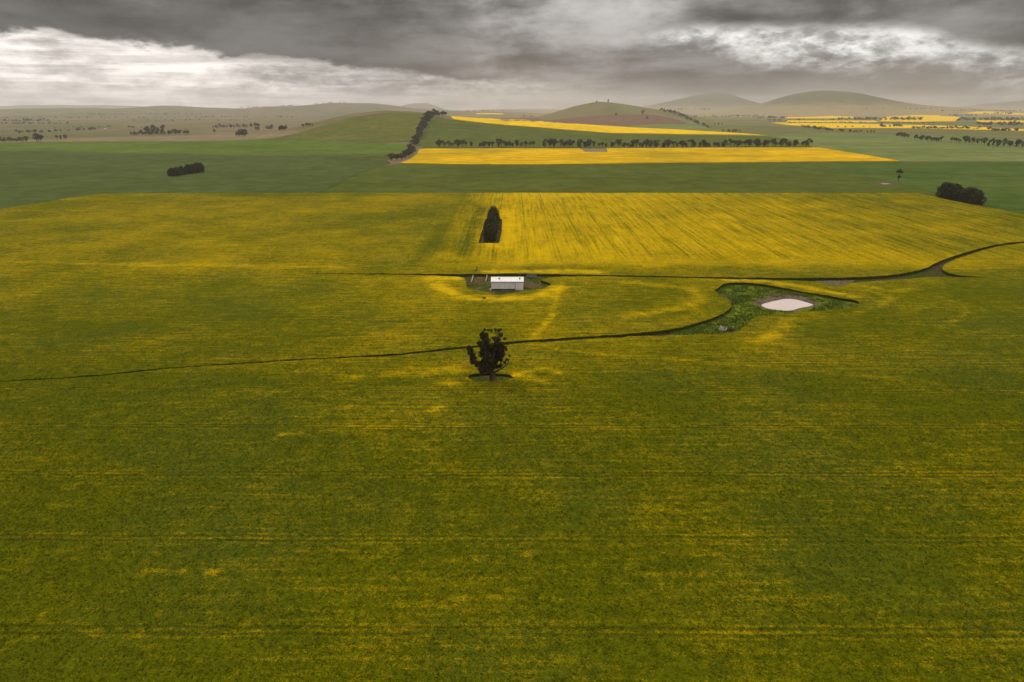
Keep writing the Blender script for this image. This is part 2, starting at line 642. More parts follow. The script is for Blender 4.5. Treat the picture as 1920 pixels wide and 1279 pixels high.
def canola_color(T):
    """colour of the flowering crop: bloom attribute + drill rows, patches and speckle in world space"""
    p = T.pos()
    x, y, z = T.xyz(p)
    bloom_shade = attr(T, 'bloom_shade')
    away = attr(T, 'away')                 # 1 where the rows run away from the road
    v_across = T.comb(T.m('MULTIPLY', x, 0.050), T.m('MULTIPLY', y, 0.75), 0.0)
    v_away = T.comb(T.m('MULTIPLY', x, 0.50), T.m('MULTIPLY', y, 0.020), 4.0)
    s1 = T.noise(v_across, 1.0, 5.0, 0.62)
    s2 = T.noise(v_away, 1.0, 5.0, 0.62)
    streak = T.lin(away, 0.0, 1.0, s1, s2)
    patch = T.noise(p, 0.035, 4.0, 0.6, 0.4)
    mid = T.noise(p, 0.33, 4.0, 0.65)
    fine = T.noise(p, 4.2, 2.0, 0.6)
    f = T.m('ADD', bloom_shade, T.m('MULTIPLY', T.m('SUBTRACT', streak, 0.5), T.lin(away, 0.0, 1.0, 0.75, 0.95)))
    f = T.m('ADD', f, T.m('MULTIPLY', T.m('SUBTRACT', patch, 0.5), 0.34))
    f = T.m('ADD', f, T.m('MULTIPLY', T.m('SUBTRACT', mid, 0.5), 0.40))
    g = T.m('ADD', f, T.m('MULTIPLY', T.m('SUBTRACT', fine, 0.5), 0.6))
    clod = T.noise(p, 1.15, 3.0, 0.6)
    g = T.m('ADD', g, T.m('MULTIPLY', T.m('SUBTRACT', clod, 0.5), 0.55))
    tx = T.m('FLOORED_MODULO', T.m('ADD', x, T.m('MULTIPLY', patch, 2.0)), 18.0)
    tx = T.m('MINIMUM', T.m('ABSOLUTE', T.m('SUBTRACT', tx, 8.0)), T.m('ABSOLUTE', T.m('SUBTRACT', tx, 10.0)))
    g = T.m('SUBTRACT', g, T.m('MULTIPLY', T.m('MULTIPLY', T.ss(tx, 0.3, 0.8, 1.0, 0.0), away), 0.13))
    # paired wheel tracks every 24.6 m, only in the paddock on this side of the drain
    ty = T.m('FLOORED_MODULO', T.m('ADD', T.m('SUBTRACT', y, T.m('MULTIPLY', x, -0.004)), 8.2 + T_OFF), 24.6)
    tl = T.m('MINIMUM', T.m('ABSOLUTE', T.m('SUBTRACT', ty, 3.0)), T.m('ABSOLUTE', T.m('SUBTRACT', ty, 4.5)))
    wav = T.m('MULTIPLY', T.m('SUBTRACT', T.noise(p, 0.12, 3.0, 0.6), 0.5), 0.9)
    track = T.m('MULTIPLY', T.ss(T.m('ADD', tl, wav), 0.10, 0.40, 1.0, 0.0), T.m('SUBTRACT', 1.0, away))
    lip = T.m('MULTIPLY', T.ss(T.m('ABSOLUTE', T.m('SUBTRACT', tl, 0.7)), 0.1, 0.5, 1.0, 0.0), T.m('SUBTRACT', 1.0, away))
    g = T.m('ADD', g, T.m('MULTIPLY', lip, T.m('MULTIPLY', patch, 0.16)))
    yel = T.ss(g, 0.18, 1.02)
    green = T.mix(T.ss(T.m('ADD', T.m('MULTIPLY', fine, 0.7), T.m('MULTIPLY', mid, 0.3)), 0.34, 0.62), GREEN_D, GREEN_L)
    cool = T.noise(p, 0.022, 3.0, 0.5)
    green = T.mix(T.m('MULTIPLY', T.ss(cool, 0.42, 0.66), 0.35), green, (0.048, 0.074, 0.009))
    yc = T.mix(T.ss(fine, 0.35, 0.6), YEL_D, YEL)
    col = T.mix(yel, green, yc)
    col = T.mix(T.m('MULTIPLY', track, 0.30), col, (0.030, 0.036, 0.006))
    return col, fine, mid, streak, track


T_OFF = 6.2


def mat_canola():
    m, T, b = new_mat('canola')
    col, fine, mid, streak, track = canola_color(T)
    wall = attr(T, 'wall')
    stem_shade = T.noise(T.vmul(T.pos(), (3.0, 3.0, 0.6)), 1.0, 3.0, 0.6)
    wc = T.mix(stem_shade, (0.016, 0.020, 0.003), (0.072, 0.080, 0.010))  # dark tones paint in the shade between stalks along the cut edge
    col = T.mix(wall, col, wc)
    T.put(b.inputs['Base Color'], col)
    hgt = T.m('ADD', T.m('ADD', fine, T.m('MULTIPLY', mid, 1.4)), T.m('ADD', T.m('MULTIPLY', streak, 1.0), T.m('MULTIPLY', track, -0.6)))
    bump(T, b, hgt, 0.24, 0.6)
    b.inputs['Specular IOR Level'].default_value = 0.0
    return m


def mat_tuft():
    m, T, b = new_mat('canola_sprays')
    col, fine, mid, streak, track = canola_color(T)
    r = attr(T, 'rnd')
    col = T.mix(r, T.vmul(col, (0.92, 0.92, 0.92)), T.vmul(col, (1.12, 1.12, 1.12)))
    T.put(b.inputs['Base Color'], col)
    b.inputs['Specular IOR Level'].default_value = 0.0
    tr = T.new('ShaderNodeBsdfTranslucent')
    T.put(tr.inputs['Color'], T.vmul(col, (0.4, 0.4, 0.4)))
    mx = T.new('ShaderNodeAddShader')                    # a blade reflects and also lets light through
    T.l.new(b.outputs[0], mx.inputs[0])
    T.l.new(tr.outputs[0], mx.inputs[1])
    out = [n for n in T.n if n.type == 'OUTPUT_MATERIAL'][0]
    T.l.new(mx.outputs[0], out.inputs[0])
    return m


def mat_field(name, c1, c2, streak_len=0.012, streak_w=0.16, patch=0.006, fine_amt=0.35, bmp=0.25, tint=None, rot=0.0):
    """a far paddock: drill streaks, broad patches and fine grain"""
    m, T, b = new_mat(name)
    p = T.pos()
    x, y, z = T.xyz(p)
    ca, sa = math.cos(rot), math.sin(rot)
    xr = T.m('ADD', T.m('MULTIPLY', x, ca), T.m('MULTIPLY', y, sa))
    yr = T.m('SUBTRACT', T.m('MULTIPLY', y, ca), T.m('MULTIPLY', x, sa))
    s = T.noise(T.comb(T.m('MULTIPLY', xr, streak_len), T.m('MULTIPLY', yr, streak_w), 0.0), 1.0, 5.0, 0.6)
    q = T.noise(p, patch, 4.0, 0.6, 0.5)
    f = T.noise(p, 0.5, 3.0, 0.6)
    g = T.m('ADD', T.m('ADD', T.m('MULTIPLY', s, 0.45), T.m('MULTIPLY', q, 0.55)), T.m('MULTIPLY', T.m('SUBTRACT', f, 0.5), fine_amt))
    col = T.mix(T.ss(g, 0.33, 0.67), c1, c2)
    if tint:
        t2 = T.noise(p, patch * 2.7, 3.0, 0.6, 0.8)
        col = T.mix(T.m('MULTIPLY', T.ss(t2, 0.50, 0.68), 0.6), col, tint)
    wl = T.m('FLOORED_MODULO', T.m('ADD', yr, T.m('MULTIPLY', q, 6.0)), 24.0)
    wl = T.ss(T.m('ABSOLUTE', T.m('SUBTRACT', wl, 12.0)), 0.6, 2.4, 1.0, 0.0)
    col = T.mix(T.m('MULTIPLY', wl, T.m('MULTIPLY', s, 0.45)), col, T.vmul(col, (0.7, 0.7, 0.7)))
    m2 = T.noise(T.vadd(p, (91.0, 7.0, 0.0)), patch * 6.0, 5.0, 0.65, 0.4)
    col = T.mix(T.ss(m2, 0.35, 0.65), T.vmul(col, (0.80, 0.82, 0.80)), T.vmul(col, (1.10, 1.08, 1.05)))
    T.put(b.inputs['Base Color'], col)
    bump(T, b, T.m('ADD', f, T.m('MULTIPLY', s, 0.6)), bmp, 0.6)
    b.inputs['Specular IOR Level'].default_value = 0.0
    return m


def mat_ground():
    m, T, b = new_mat('pasture_ground')
    p = T.pos()
    x, y, z = T.xyz(p)
    big = T.noise(T.vmul(p, (1.0, 0.45, 1.0)), 0.0011, 5.0, 0.6, 0.6)
    med = T.noise(T.vmul(p, (1.0, 0.6, 1.0)), 0.006, 5.0, 0.62, 0.4)
    fine = T.noise(p, 0.25, 4.0, 0.6)
    side = T.ss(x, -300.0, 900.0)
    f = T.m('ADD', T.m('MULTIPLY', big, 0.5), T.m('MULTIPLY', med, 0.5))
    dry = T.mix(T.ss(f, 0.38, 0.62), (0.200, 0.148, 0.085), (0.115, 0.118, 0.042))
    grn = T.mix(T.ss(f, 0.36, 0.64), (0.110, 0.118, 0.035), (0.200, 0.175, 0.070))
    col = T.mix(side, dry, grn)
    col = T.mix(T.m('MULTIPLY', T.ss(med, 0.55, 0.7), 0.5), col, (0.115, 0.125, 0.036))
    far = T.ss(y, 6000.0, 7500.0)
    slope = T.mix(T.ss(T.m('ADD', z, T.m('MULTIPLY', T.m('SUBTRACT', med, 0.5), 160.0)), 60.0, 190.0), (0.260, 0.205, 0.095), (0.080, 0.086, 0.036))  # gold light on the far hills painted by height: pale low, olive high
    col = T.mix(T.m('MULTIPLY', far, side), col, slope)
    # bare and weedy soil close by, where drains and tracks leave the crop out
    soil = T.mix(T.ss(T.noise(p, 0.30, 4.0, 0.65, 0.5), 0.42, 0.58), (0.105, 0.066, 0.040), (0.040, 0.065, 0.012))
    col = T.mix(T.ss(y, 640.0, 700.0), soil, col)
    col = T.mix(T.m('MULTIPLY', T.ss(fine, 0.4, 0.65), 0.35), col, T.vmul(col, (0.6, 0.6, 0.6)))
    T.put(b.inputs['Base Color'], col)
    bump(T, b, fine, 0.3, 0.6)
    b.inputs['Specular IOR Level'].default_value = 0.0
    return m


def mat_blend(name, cols, scale=0.25, dist=0.6, fine_scale=2.0, bmp=0.12, rough=0.9, lo=0.40, hi=0.60):
    m, T, b = new_mat(name)
    p = T.pos()
    n1 = T.noise(p, scale, 5.0, 0.62, dist)
    n2 = T.noise(T.vadd(p, (37.0, 11.0, 5.0)), scale * 1.7, 5.0, 0.62, dist)
    f = T.noise(p, fine_scale, 3.0, 0.6)
    col = T.mix(T.ss(n1, lo, hi), cols[0], cols[1])
    if len(cols) > 2:
        col = T.mix(T.ss(n2, 0.50, 0.62), col, cols[2])
    col = T.mix(T.ss(f, 0.35, 0.65), T.vmul(col, (0.55, 0.55, 0.55)), col)
    T.put(b.inputs['Base Color'], col)
    bump(T, b, f, bmp, 0.8)
    b.inputs['Roughness'].default_value = rough
    return m


def mat_leaf(name, c1, c2, tip=None):
    m, T, b = new_mat(name)
    r = attr(T, 'rnd')
    info = T.new('ShaderNodeObjectInfo').outputs['Random']
    col = T.mix(r, c1, c2)
    if tip:
        col = T.mix(T.m('MULTIPLY', info, 0.7), col, tip)
    T.put(b.inputs['Base Color'], col)
    b.inputs['Roughness'].default_value = 0.7
    b.inputs['Specular IOR Level'].default_value = 0.1
    return m


def mat_simple(name, c, rough=0.7, spec=0.2, var=0.25, scale=3.0, metal=0.0, stretch=(1, 1, 1)):
    m, T, b = new_mat(name)
    co = T.new('ShaderNodeTexCoord').outputs['Object']
    n = T.noise(T.vmul(co, stretch), scale, 4.0, 0.6, 0.3)
    dark = tuple(v * (1 - var) for v in c)
    col = T.mix(T.ss(n, 0.35, 0.65), dark, c)
    T.put(b.inputs['Base Color'], col)
    b.inputs['Roughness'].default_value = rough
    b.inputs['Specular IOR Level'].default_value = spec
    b.inputs['Metallic'].default_value = metal
    bump(T, b, n, 0.01, 0.3)
    return m


def mat_corrugated(name, c, axis=0, rough=0.45):
    """sheet iron: ribs as fine relief, faint rust runs"""
    m, T, b = new_mat(name)
    co = T.new('ShaderNodeTexCoord').outputs['Object']
    s = T.xyz(co)
    rib = T.m('SINE', T.m('MULTIPLY', s[axis], 2 * math.pi / 0.19))
    lap = T.m('FLOORED_MODULO', s[axis], 0.76)
    seam = T.ss(lap, 0.0, 0.05, 1.0, 0.0)
    run = T.noise(T.vmul(co, (2.5, 2.5, 0.35)), 1.0, 5.0, 0.65)
    col = T.mix(T.ss(run, 0.48, 0.75), c, (c[0] * 0.72, c[1] * 0.66, c[2] * 0.60))
    col = T.mix(T.m('MULTIPLY', seam, 0.35), col, (c[0] * 0.5, c[1] * 0.5, c[2] * 0.5))
    T.put(b.inputs['Base Color'], col)
    b.inputs['Roughness'].default_value = rough
    b.inputs['Metallic'].default_value = 0.0
    bump(T, b, rib, 0.02, 0.5)
    return m


M = {}
M['canola'] = mat_canola()
M['tuft'] = mat_tuft()
M['ground'] = mat_ground()
M['wheat_grey'] = mat_field('wheat_grey', (0.058, 0.078, 0.019), (0.086, 0.108, 0.031), rot=0.5)
M['wheat_deep'] = mat_field('wheat_deep', (0.064, 0.082, 0.012), (0.094, 0.111, 0.022))
M['wheat_right'] = mat_field('wheat_right', (0.050, 0.084, 0.014), (0.090, 0.122, 0.026), rot=-0.4)
M['green_strip'] = mat_field('green_strip', (0.068, 0.112, 0.012), (0.120, 0.160, 0.026))
M['hill_grass'] = mat_field('hill_grass', (0.098, 0.108, 0.018), (0.140, 0.130, 0.030), 0.004, 0.010, 0.008, 0.25, tint=(0.078, 0.108, 0.016))  # grass green brightened in the colour for sunlight on the hill
M['slope_green'] = mat_field('slope_green', (0.070, 0.094, 0.014), (0.108, 0.116, 0.024), 0.006, 0.03)
M['sage'] = mat_field('sage_green', (0.105, 0.140, 0.036), (0.180, 0.200, 0.064), 0.004, 0.02, 0.004)  # paler green paints in the sunlight lying on these plains
M['plough'] = mat_field('ploughed_earth', (0.125, 0.070, 0.045), (0.165, 0.090, 0.060), 0.004, 0.02)
M['straw'] = mat_field('dry_grass', (0.180, 0.140, 0.075), (0.235, 0.180, 0.100), 0.004, 0.02)
M['can_far'] = mat_field('far_canola', (0.34, 0.240, 0.006), (0.72, 0.410, 0.002), 0.004, 0.035, 0.006, 0.2)
M['can_sunlit'] = mat_field('sunlit_canola', (0.66, 0.420, 0.006), (0.80, 0.500, 0.005), 0.004, 0.03, 0.006, 0.2)  # brighter canola yellow with the far patches of sunlight painted in
M['fallow'] = mat_field('grey_fallow', (0.185, 0.155, 0.075), (0.220, 0.185, 0.095))
M['yard'] = mat_blend('yard_soil', [(0.135, 0.066, 0.042), (0.060, 0.078, 0.012), (0.200, 0.120, 0.060)], 0.085, 0.9, 1.2, 0.12, 0.9, 0.42, 0.52)
M['pond_grass'] = mat_blend('dam_grass', [(0.050, 0.072, 0.004), (0.110, 0.125, 0.008), (0.130, 0.100, 0.035)], 0.14, 0.8, 0.9, 0.4)
M['bank'] = mat_blend('dam_bank', [(0.110, 0.072, 0.046), (0.165, 0.115, 0.075), (0.070, 0.080, 0.022)], 0.18, 0.6, 1.5)
M['stones'] = mat_blend('grey_stubble', [(0.190, 0.150, 0.090), (0.100, 0.095, 0.045)], 0.5, 0.4, 1.5, 0.3)
M['drain'] = mat_blend('drain_soil', [(0.080, 0.044, 0.022), (0.048, 0.070, 0.008)], 0.10, 0.7, 1.5)
M['leaf_gum'] = mat_leaf('gum_leaves', (0.030, 0.034, 0.013), (0.068, 0.060, 0.028), (0.075, 0.052, 0.032))
M['leaf_near'] = mat_leaf('old_gum_leaves', (0.020, 0.019, 0.004), (0.086, 0.064, 0.018))
M['leaf_cyp'] = mat_leaf('cypress_leaves', (0.006, 0.008, 0.002), (0.092, 0.088, 0.020))
M['leaf_far'] = mat_leaf('far_leaves', (0.040, 0.038, 0.024), (0.075, 0.062, 0.045))
M['grass'] = mat_leaf('grass_blades', (0.060, 0.095, 0.005), (0.160, 0.195, 0.010))
M['bark'] = mat_simple('bark', (0.085, 0.062, 0.045), 0.9, 0.1, 0.45, 1.2, stretch=(3, 3, 0.6))
M['bark_pale'] = mat_simple('pale_bark', (0.11, 0.070, 0.052), 0.9, 0.1, 0.5, 1.2, stretch=(3, 3, 0.6))
M['iron_wall'] = mat_corrugated('wall_iron', (0.86, 0.81, 0.785), 0)
M['iron_door'] = mat_corrugated('door_iron', (0.88, 0.84, 0.815), 0)
M['iron_roof'] = mat_corrugated('roof_iron', (0.86, 0.83, 0.79), 0, 0.4)
M['dark_metal'] = mat_simple('dark_metal', (0.06, 0.055, 0.05), 0.6)
M['timber'] = mat_simple('weathered_timber', (0.23, 0.215, 0.20), 0.9, 0.1, 0.4, 2.0, stretch=(1, 1, 4))
M['pale_timber'] = mat_simple('pale_timber', (0.58, 0.55, 0.50), 0.85, 0.1, 0.3, 2.0)
M['white_paint'] = mat_simple('white_paint', (0.78, 0.76, 0.73), 0.5)
M['rust'] = mat_simple('rust', (0.12, 0.055, 0.032), 0.9, 0.1, 0.6, 2.5)
M['old_white'] = mat_simple('chalky_white', (0.66, 0.56, 0.53), 0.8, 0.1, 0.35, 1.5)
M['far_wall'] = mat_simple('far_wall', (0.60, 0.56, 0.52), 0.8)
M['far_roof'] = mat_simple('far_roof', (0.42, 0.40, 0.39), 0.6)


def mat_water():
    m, T, b = new_mat('milky_sky_water')
    p = T.pos()
    n = T.noise(p, 0.15, 3.0, 0.5)
    T.put(b.inputs['Base Color'], T.mix(n, (0.62, 0.50, 0.45), (0.69, 0.575, 0.525)))  # turbid clay tone, made pale to paint in the bright sky's reflection
    b.inputs['Roughness'].default_value = 0.12
    b.inputs['Specular IOR Level'].default_value = 0.5
    bump(T, b, T.noise(p, 1.4, 2.0, 0.5), 0.012, 0.5)
    return m


M['water'] = mat_water()

# ------------------------------------------------------------------ ground sheet
def build_ground():
    ys = [-420.0]
    y = -420.0
    while y < 26000:
        y += max(9.0, 0.012 * abs(y))
        ys.append(y)
    ys = np.array(ys)
    u = np.linspace(-1, 1, 261)
    half = 700 + 1.05 * np.maximum(ys, 0)
    X = u[None, :] * half[:, None]
    Y = np.repeat(ys[:, None], len(u), 1)
    Z = height(X, Y)
    V = np.stack([X, Y, Z], 2).reshape(-1, 3)
    R, Cn = len(ys), len(u)
    i = np.arange((R - 1))[:, None] * Cn + np.arange(Cn - 1)[None, :]
    i = i.ravel()
    F = np.stack([i, i + 1, i + 1 + Cn, i + Cn], 1)
    o = obj('ground', np_mesh('ground', V, F, True), M['ground'])
    tag(o, label='rolling pasture country running out to the hills', kind='structure')


build_ground()

CROP = 1.35


def G2(pts, z=0.0):
    return [tuple(hit(px, py, z)[:2]) for px, py in pts]


# ------------------------------------------------------------------ the big canola paddock
outer = [tuple(hit(px, py, CROP)[:2]) for px, py in [(0, 392), (60, 382.5), (130, 370.5), (190, 363.2), (260, 362), (1000, 361.5), (1722, 362), (1740, 366), (1790, 377), (1850, 388), (1920, 402)]]
outer = outer + [(500.0, 430.0), (560.0, 300.0), (560.0, -250.0), (-640.0, -250.0), (-720.0, 330.0)]

track_hole_px = [(560, 512.9), (700, 513.2), (790, 513.6), (870, 514.4), (900, 513.8), (960, 513.2), (1030, 513.8), (1100, 515.2), (1250, 518.2), (1400, 520.6),
                 (1540, 521.8), (1650, 518.3), (1700, 512), (1738, 503), (1752, 494), (1775, 484.5), (1820, 470), (1860, 460), (1890, 455.2), (1990, 447.5),
                 (1990, 449.2), (1890, 458.6), (1868, 462), (1830, 473), (1792, 486), (1772, 495), (1765, 503), (1772, 510), (1792, 515.6), (1822, 518.6), (1850, 519.8),
                 (1850, 520.4), (1815, 520.4), (1770, 519.0), (1735, 520.0), (1690, 523.6), (1640, 527), (1602, 529.5), (1585, 533), (1568, 536.5), (1555, 534), (1528, 527.8),
                 (1470, 525.4), (1300, 521.6), (1150, 518.4), (1060, 517.4), (1038, 519.2), (1018, 522.2), (1013, 524.6), (1021, 527.6), (1033, 531.8), (1031, 536),
                 (1015, 541), (1000, 543.0), (980, 546.2), (960, 549.6), (946, 551.6), (934, 553), (919, 549.4), (905, 545.4), (886, 542.4), (875.5, 540), (874.5, 528), (870, 521),
                 (856, 518), (790, 516.2), (700, 514.6), (560, 513.4)]
ditch_hole_px = [(-420, 741), (-200, 726), (0, 714), (150, 706.5), (300, 690), (450, 680.5), (600, 671), (700, 666.5), (800, 657.5), (860, 651), (930, 643), (1000, 637),
                 (1100, 631), (1200, 624.5), (1255, 618.5), (1300, 608.5), (1340, 595), (1363, 584), (1373.5, 574), (1369, 564), (1354, 555), (1340.5, 546.5), (1344, 541), (1361, 530.5),
                 (1385, 529.2), (1420, 531.5), (1460, 537.5), (1500, 545.5), (1540, 552.5), (1580, 559.5), (1604, 562.5), (1613, 566.5), (1610, 571), (1600, 575.6), (1580, 579.8),
                 (1540, 582), (1490, 586), (1450, 589), (1420, 593), (1408, 599), (1403, 607), (1396, 614), (1380, 621), (1360, 625), (1330, 627), (1300, 627.3), (1260, 629.5),
                 (1200, 630.4), (1120, 634.2), (1060, 638.6), (1000, 641.4), (930, 648.2), (880, 653.4), (860, 655.4), (800, 661.2), (740, 667.2), (700, 669.4), (600, 673.0), (520, 678.2), (450, 682.4), (380, 686.4), (300, 692.0), (220, 701.4), (150, 708.2), (0, 715.9), (-200, 727.8), (-420, 743)]
track_hole = chaikin(G2(track_hole_px, CROP), 1)
ditch_hole = chaikin(G2(ditch_hole_px, CROP), 1)
tc = hit(923, 717.5, 0)
tree_hole = []
for k in range(22):
    a = 2 * math.pi * k / 22
    rr = 1.0 + 0.07 * math.sin(3 * a + 1)
    tree_hole.append((tc[0] - 0.8 + 7.0 * rr * math.cos(a), tc[1] + 0.9 + 3.7 * rr * math.sin(a)))
hg0 = hit(918, 456.5)
hedge_hole = [(hg0[0] - 6.6, hg0[1] - 5.5), (hg0[0] + 6.2, hg0[1] - 5.5), (hg0[0] + 7.0, hg0[1] + 40), (hg0[0] + 6.6, hg0[1] + 90), (hg0[0] - 6.0, hg0[1] + 90), (hg0[0] - 6.4, hg0[1] + 40)]
holes = [track_hole, ditch_hole, tree_hole, hedge_hole]


def poly_g(pts, z=CROP):
    return [tuple(hit(px, py, z)[:2]) for px, py in pts]


trails = [  # (line, half width, strength)
    (poly_g([(1052, 530), (1044, 548), (1043, 570), (1036, 590), (1018, 612), (1003, 626), (999, 636)]), 0.8, 0.34),
    (poly_g([(1010, 646), (1050, 656), (1120, 663), (1240, 671), (1400, 684), (1600, 703), (1780, 720), (1960, 740)]), 0.7, 0.13),
    (poly_g([(1310, 711), (1400, 745), (1476, 781), (1600, 835), (1750, 905)]), 0.6, 0.10),
    (poly_g([(1760, 555), (1800, 570), (1812, 582), (1800, 598), (1760, 612)]), 0.9, 0.15),
    (poly_g([(1620, 545), (1660, 552), (1668, 562), (1640, 575), (1590, 592)]), 1.6, 0.20),
    (poly_g([(1600, 532), (1680, 546), (1720, 540)]), 1.6, 0.20),
    (poly_g([(1480, 598), (1465, 618), (1425, 640)]), 2.2, 0.20),
    (poly_g([(1180, 530), (1290, 540), (1318, 556), (1290, 575), (1180, 592)]), 2.6, 0.22),
    (poly_g([(640, 500), (300, 497), (0, 489), (-200, 484)]), 2.5, 0.14),
    (poly_g([(820, 535), (860, 556), (930, 562), (1010, 556), (1045, 540)]), 3.0, 0.42),
    (poly_g([(815, 522), (860, 520)]), 4.0, 0.35),
    (poly_g([(920, 510), (1040, 508), (1120, 510)]), 3.0, 0.42),
    (poly_g([(1360, 524), (1440, 527), (1520, 540), (1600, 556)]), 2.2, 0.32),
    (poly_g([(1380, 545), (1350, 570), (1250, 606)]), 1.0, 0.10),
    (poly_g([(660, 705), (760, 700), (850, 692)]), 2.6, 0.24),
    (poly_g([(828, 716), (850, 726)]), 1.8, 0.30),
    (poly_g([(880, 709), (950, 707), (1010, 690), (1050, 700)]), 1.2, 0.26),
    (poly_g([(965, 700), (1020, 715)]), 1.6, 0.20),
    (poly_g([(810, 770), (830, 762)]), 0.9, 0.25),
    (poly_g([(50, 1160), (80, 1152)]), 0.45, 0.60),
    (poly_g([(270, 1072), (345, 1072)]), 0.6, 0.20),
    (poly_g([(390, 1074), (408, 1072)]), 0.5, 0.55),
    (poly_g([(530, 814), (565, 814)]), 0.6, 0.35),
    (poly_g([(160, 1190), (265, 1192)]), 0.5, 0.32),
    (poly_g([(980, 1038), (1000, 1037)]), 0.5, 0.45),
    (poly_g([(934, 462), (943, 420), (950, 395)]), 6.5, 0.30),
]
dark_trails = [  # lodged or thin lines that show stalks
    (poly_g([(10, 764), (50, 759), (120, 742), (260, 741), (370, 727), (450, 718), (520, 716)]), 0.7, 0.42),
    (poly_g([(700, 605), (800, 600)]), 0.7, 0.25),
    (poly_g([(985, 692), (1020, 704)]), 0.6, 0.2),
    (poly_g([(905, 390), (880, 440), (868, 480)]), 3.0, 0.22),
    (poly_g([(835, 420), (800, 470), (770, 500)]), 3.5, 0.16),
]


def bloom_shade_attr(x, y):
    P = np.stack([x, y], 1)
    b = np.interp(y, [0, 80, 95, 130, 165, 200, 235, 260, 300, 345, 400, 480, 600, 700], [0.24, 0.24, 0.26, 0.30, 0.30, 0.28, 0.26, 0.25, 0.29, 0.39, 0.41, 0.40, 0.40, 0.40])  # flower density; its dip near the camera paints in the foreground's darkening
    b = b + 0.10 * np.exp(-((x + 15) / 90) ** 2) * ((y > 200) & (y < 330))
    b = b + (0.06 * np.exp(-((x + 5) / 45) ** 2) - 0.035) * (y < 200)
    north = np.clip((y - 344 - 8 * vnoise(x, y, 9, 22)) / 16, 0, 1)
    right = np.clip((x + 45) / 50, 0, 1)
    b = b + north * right * 0.28 * np.exp(-np.clip((x - 20) / 210, 0, 9) ** 2)
    b = b - north * 0.02 * (1 - right)
    b = b - 0.09 * np.clip((x - 120) / 120, 0, 1) * (y < 345) * (y > 220)
    away = np.clip((y - 350 - 14 * vnoise(x, y, 12, 21)) / 30, 0, 1) * np.clip((x + 70) / 60, 0, 1)
    for ln, w, s in trails:
        d = seg_dist(P, ln)
        b = b + s * np.exp(-((d + 1.2 * w * (vnoise(x, y, 2.6, 31) - 0.5)) / (w * 1.3)) ** 2) * (0.35 + 1.3 * vnoise(x, y, 2.4, 3))
    for ln, w, s in dark_trails:
        d = seg_dist(P, ln)
        b = b - s * np.exp(-(d / (w * 1.4)) ** 2) * (0.4 + 1.0 * vnoise(x, y, 4.0, 5))
    b = b + 0.14 * (vnoise(x, y, 26, 9) - 0.5) + 0.12 * (vnoise(x, y, 70, 2) - 0.5)
    return {'bloom_shade': b, 'away': away}


def crop_z(x, y):
    return CROP + 0.25 * (vnoise(x, y, 3.0, 1) - 0.5) + 0.18 * (vnoise(x, y, 9.0, 4) - 0.5)


sp = lambda x, y: max(1.4, 0.0095 * max(y, 60.0)) if y > 60 else 9.0
sheet('canola_field', outer, holes, sp, crop_z, M['canola'], skirt=1.6, jitter=0.30, attr_fun=bloom_shade_attr,
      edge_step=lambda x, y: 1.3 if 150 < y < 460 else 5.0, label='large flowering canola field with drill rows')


# crop sprays standing proud of the canopy where single plants still show
def build_sprays():
    pts = []
    y = 66.0
    while y < 298:
        half = 0.84 * depth_of(y) * 0.94 + 6
        dens = 3.6 if y < 130 else 3.6 * max(0.0, (300 - y) / 170) ** 1.5
        n = int(2 * half * 2.0 * dens)
        pts.append(np.stack([rng.uniform(-half, half, n), rng.uniform(y, y + 2.0, n)], 1))
        y += 2.0
    P = np.concatenate(pts)
    # thicker along the cut edges
    E = []
    for h in (ditch_hole, track_hole, tree_hole):
        for q in resample(h, lambda a, b: 0.45):
            if 150 < q[1] < 420:
                E.append(q)
    E = np.array(E) + rng.normal(0, 0.35, (len(E), 2))
    P = np.concatenate([P, E])
    ok = in_poly(P, outer)
    for h in holes:
        ok &= ~in_poly(P, h)
    P = P[ok]
    n = len(P)
    z0 = crop_z(P[:, 0], P[:, 1])
    k = 4                                             # blades per plant
    ang = rng.uniform(0, 2 * np.pi, (n, k))
    lean = rng.uniform(0.12, 0.34, (n, k))
    hgt = rng.uniform(0.07, 0.20, (n, k)) * rng.uniform(0.6, 1.3, (n, 1))
    wid = rng.uniform(0.04, 0.11, (n, k))
    bx = P[:, 0, None] + rng.normal(0, 0.16, (n, k))
    by = P[:, 1, None] + rng.normal(0, 0.16, (n, k))
    bz = z0[:, None] - 0.03 + np.zeros((n, k))
    ca, sa = np.cos(ang), np.sin(ang)
    A = np.stack([bx - sa * wid, by + ca * wid, bz], -1)
    B = np.stack([bx + sa * wid, by - ca * wid, bz], -1)
    C = np.stack([bx + ca * lean + sa * wid, by + sa * lean - ca * wid, bz + hgt], -1)
    D = np.stack([bx + ca * lean - sa * wid, by + sa * lean + ca * wid, bz + hgt * 1.1], -1)
    V = np.stack([A, B, C, D], 2).reshape(-1, 3)
    F = np.arange(len(V)).reshape(-1, 4)
    at = bloom_shade_attr(P[:, 0], P[:, 1])
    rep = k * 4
    attrs = {'bloom_shade': np.repeat(at['bloom_shade'], rep), 'away': np.repeat(at['away'], rep), 'rnd': np.repeat(rng.uniform(0, 1, n * k), 4)}
    o = obj('canola_crop', np_mesh('canola_crop', V, F, False, attrs), M['tuft'])
    tag(o, label='flowering canola plants standing up from the green and yellow crop', cat='crop', kind='stuff')


build_sprays()

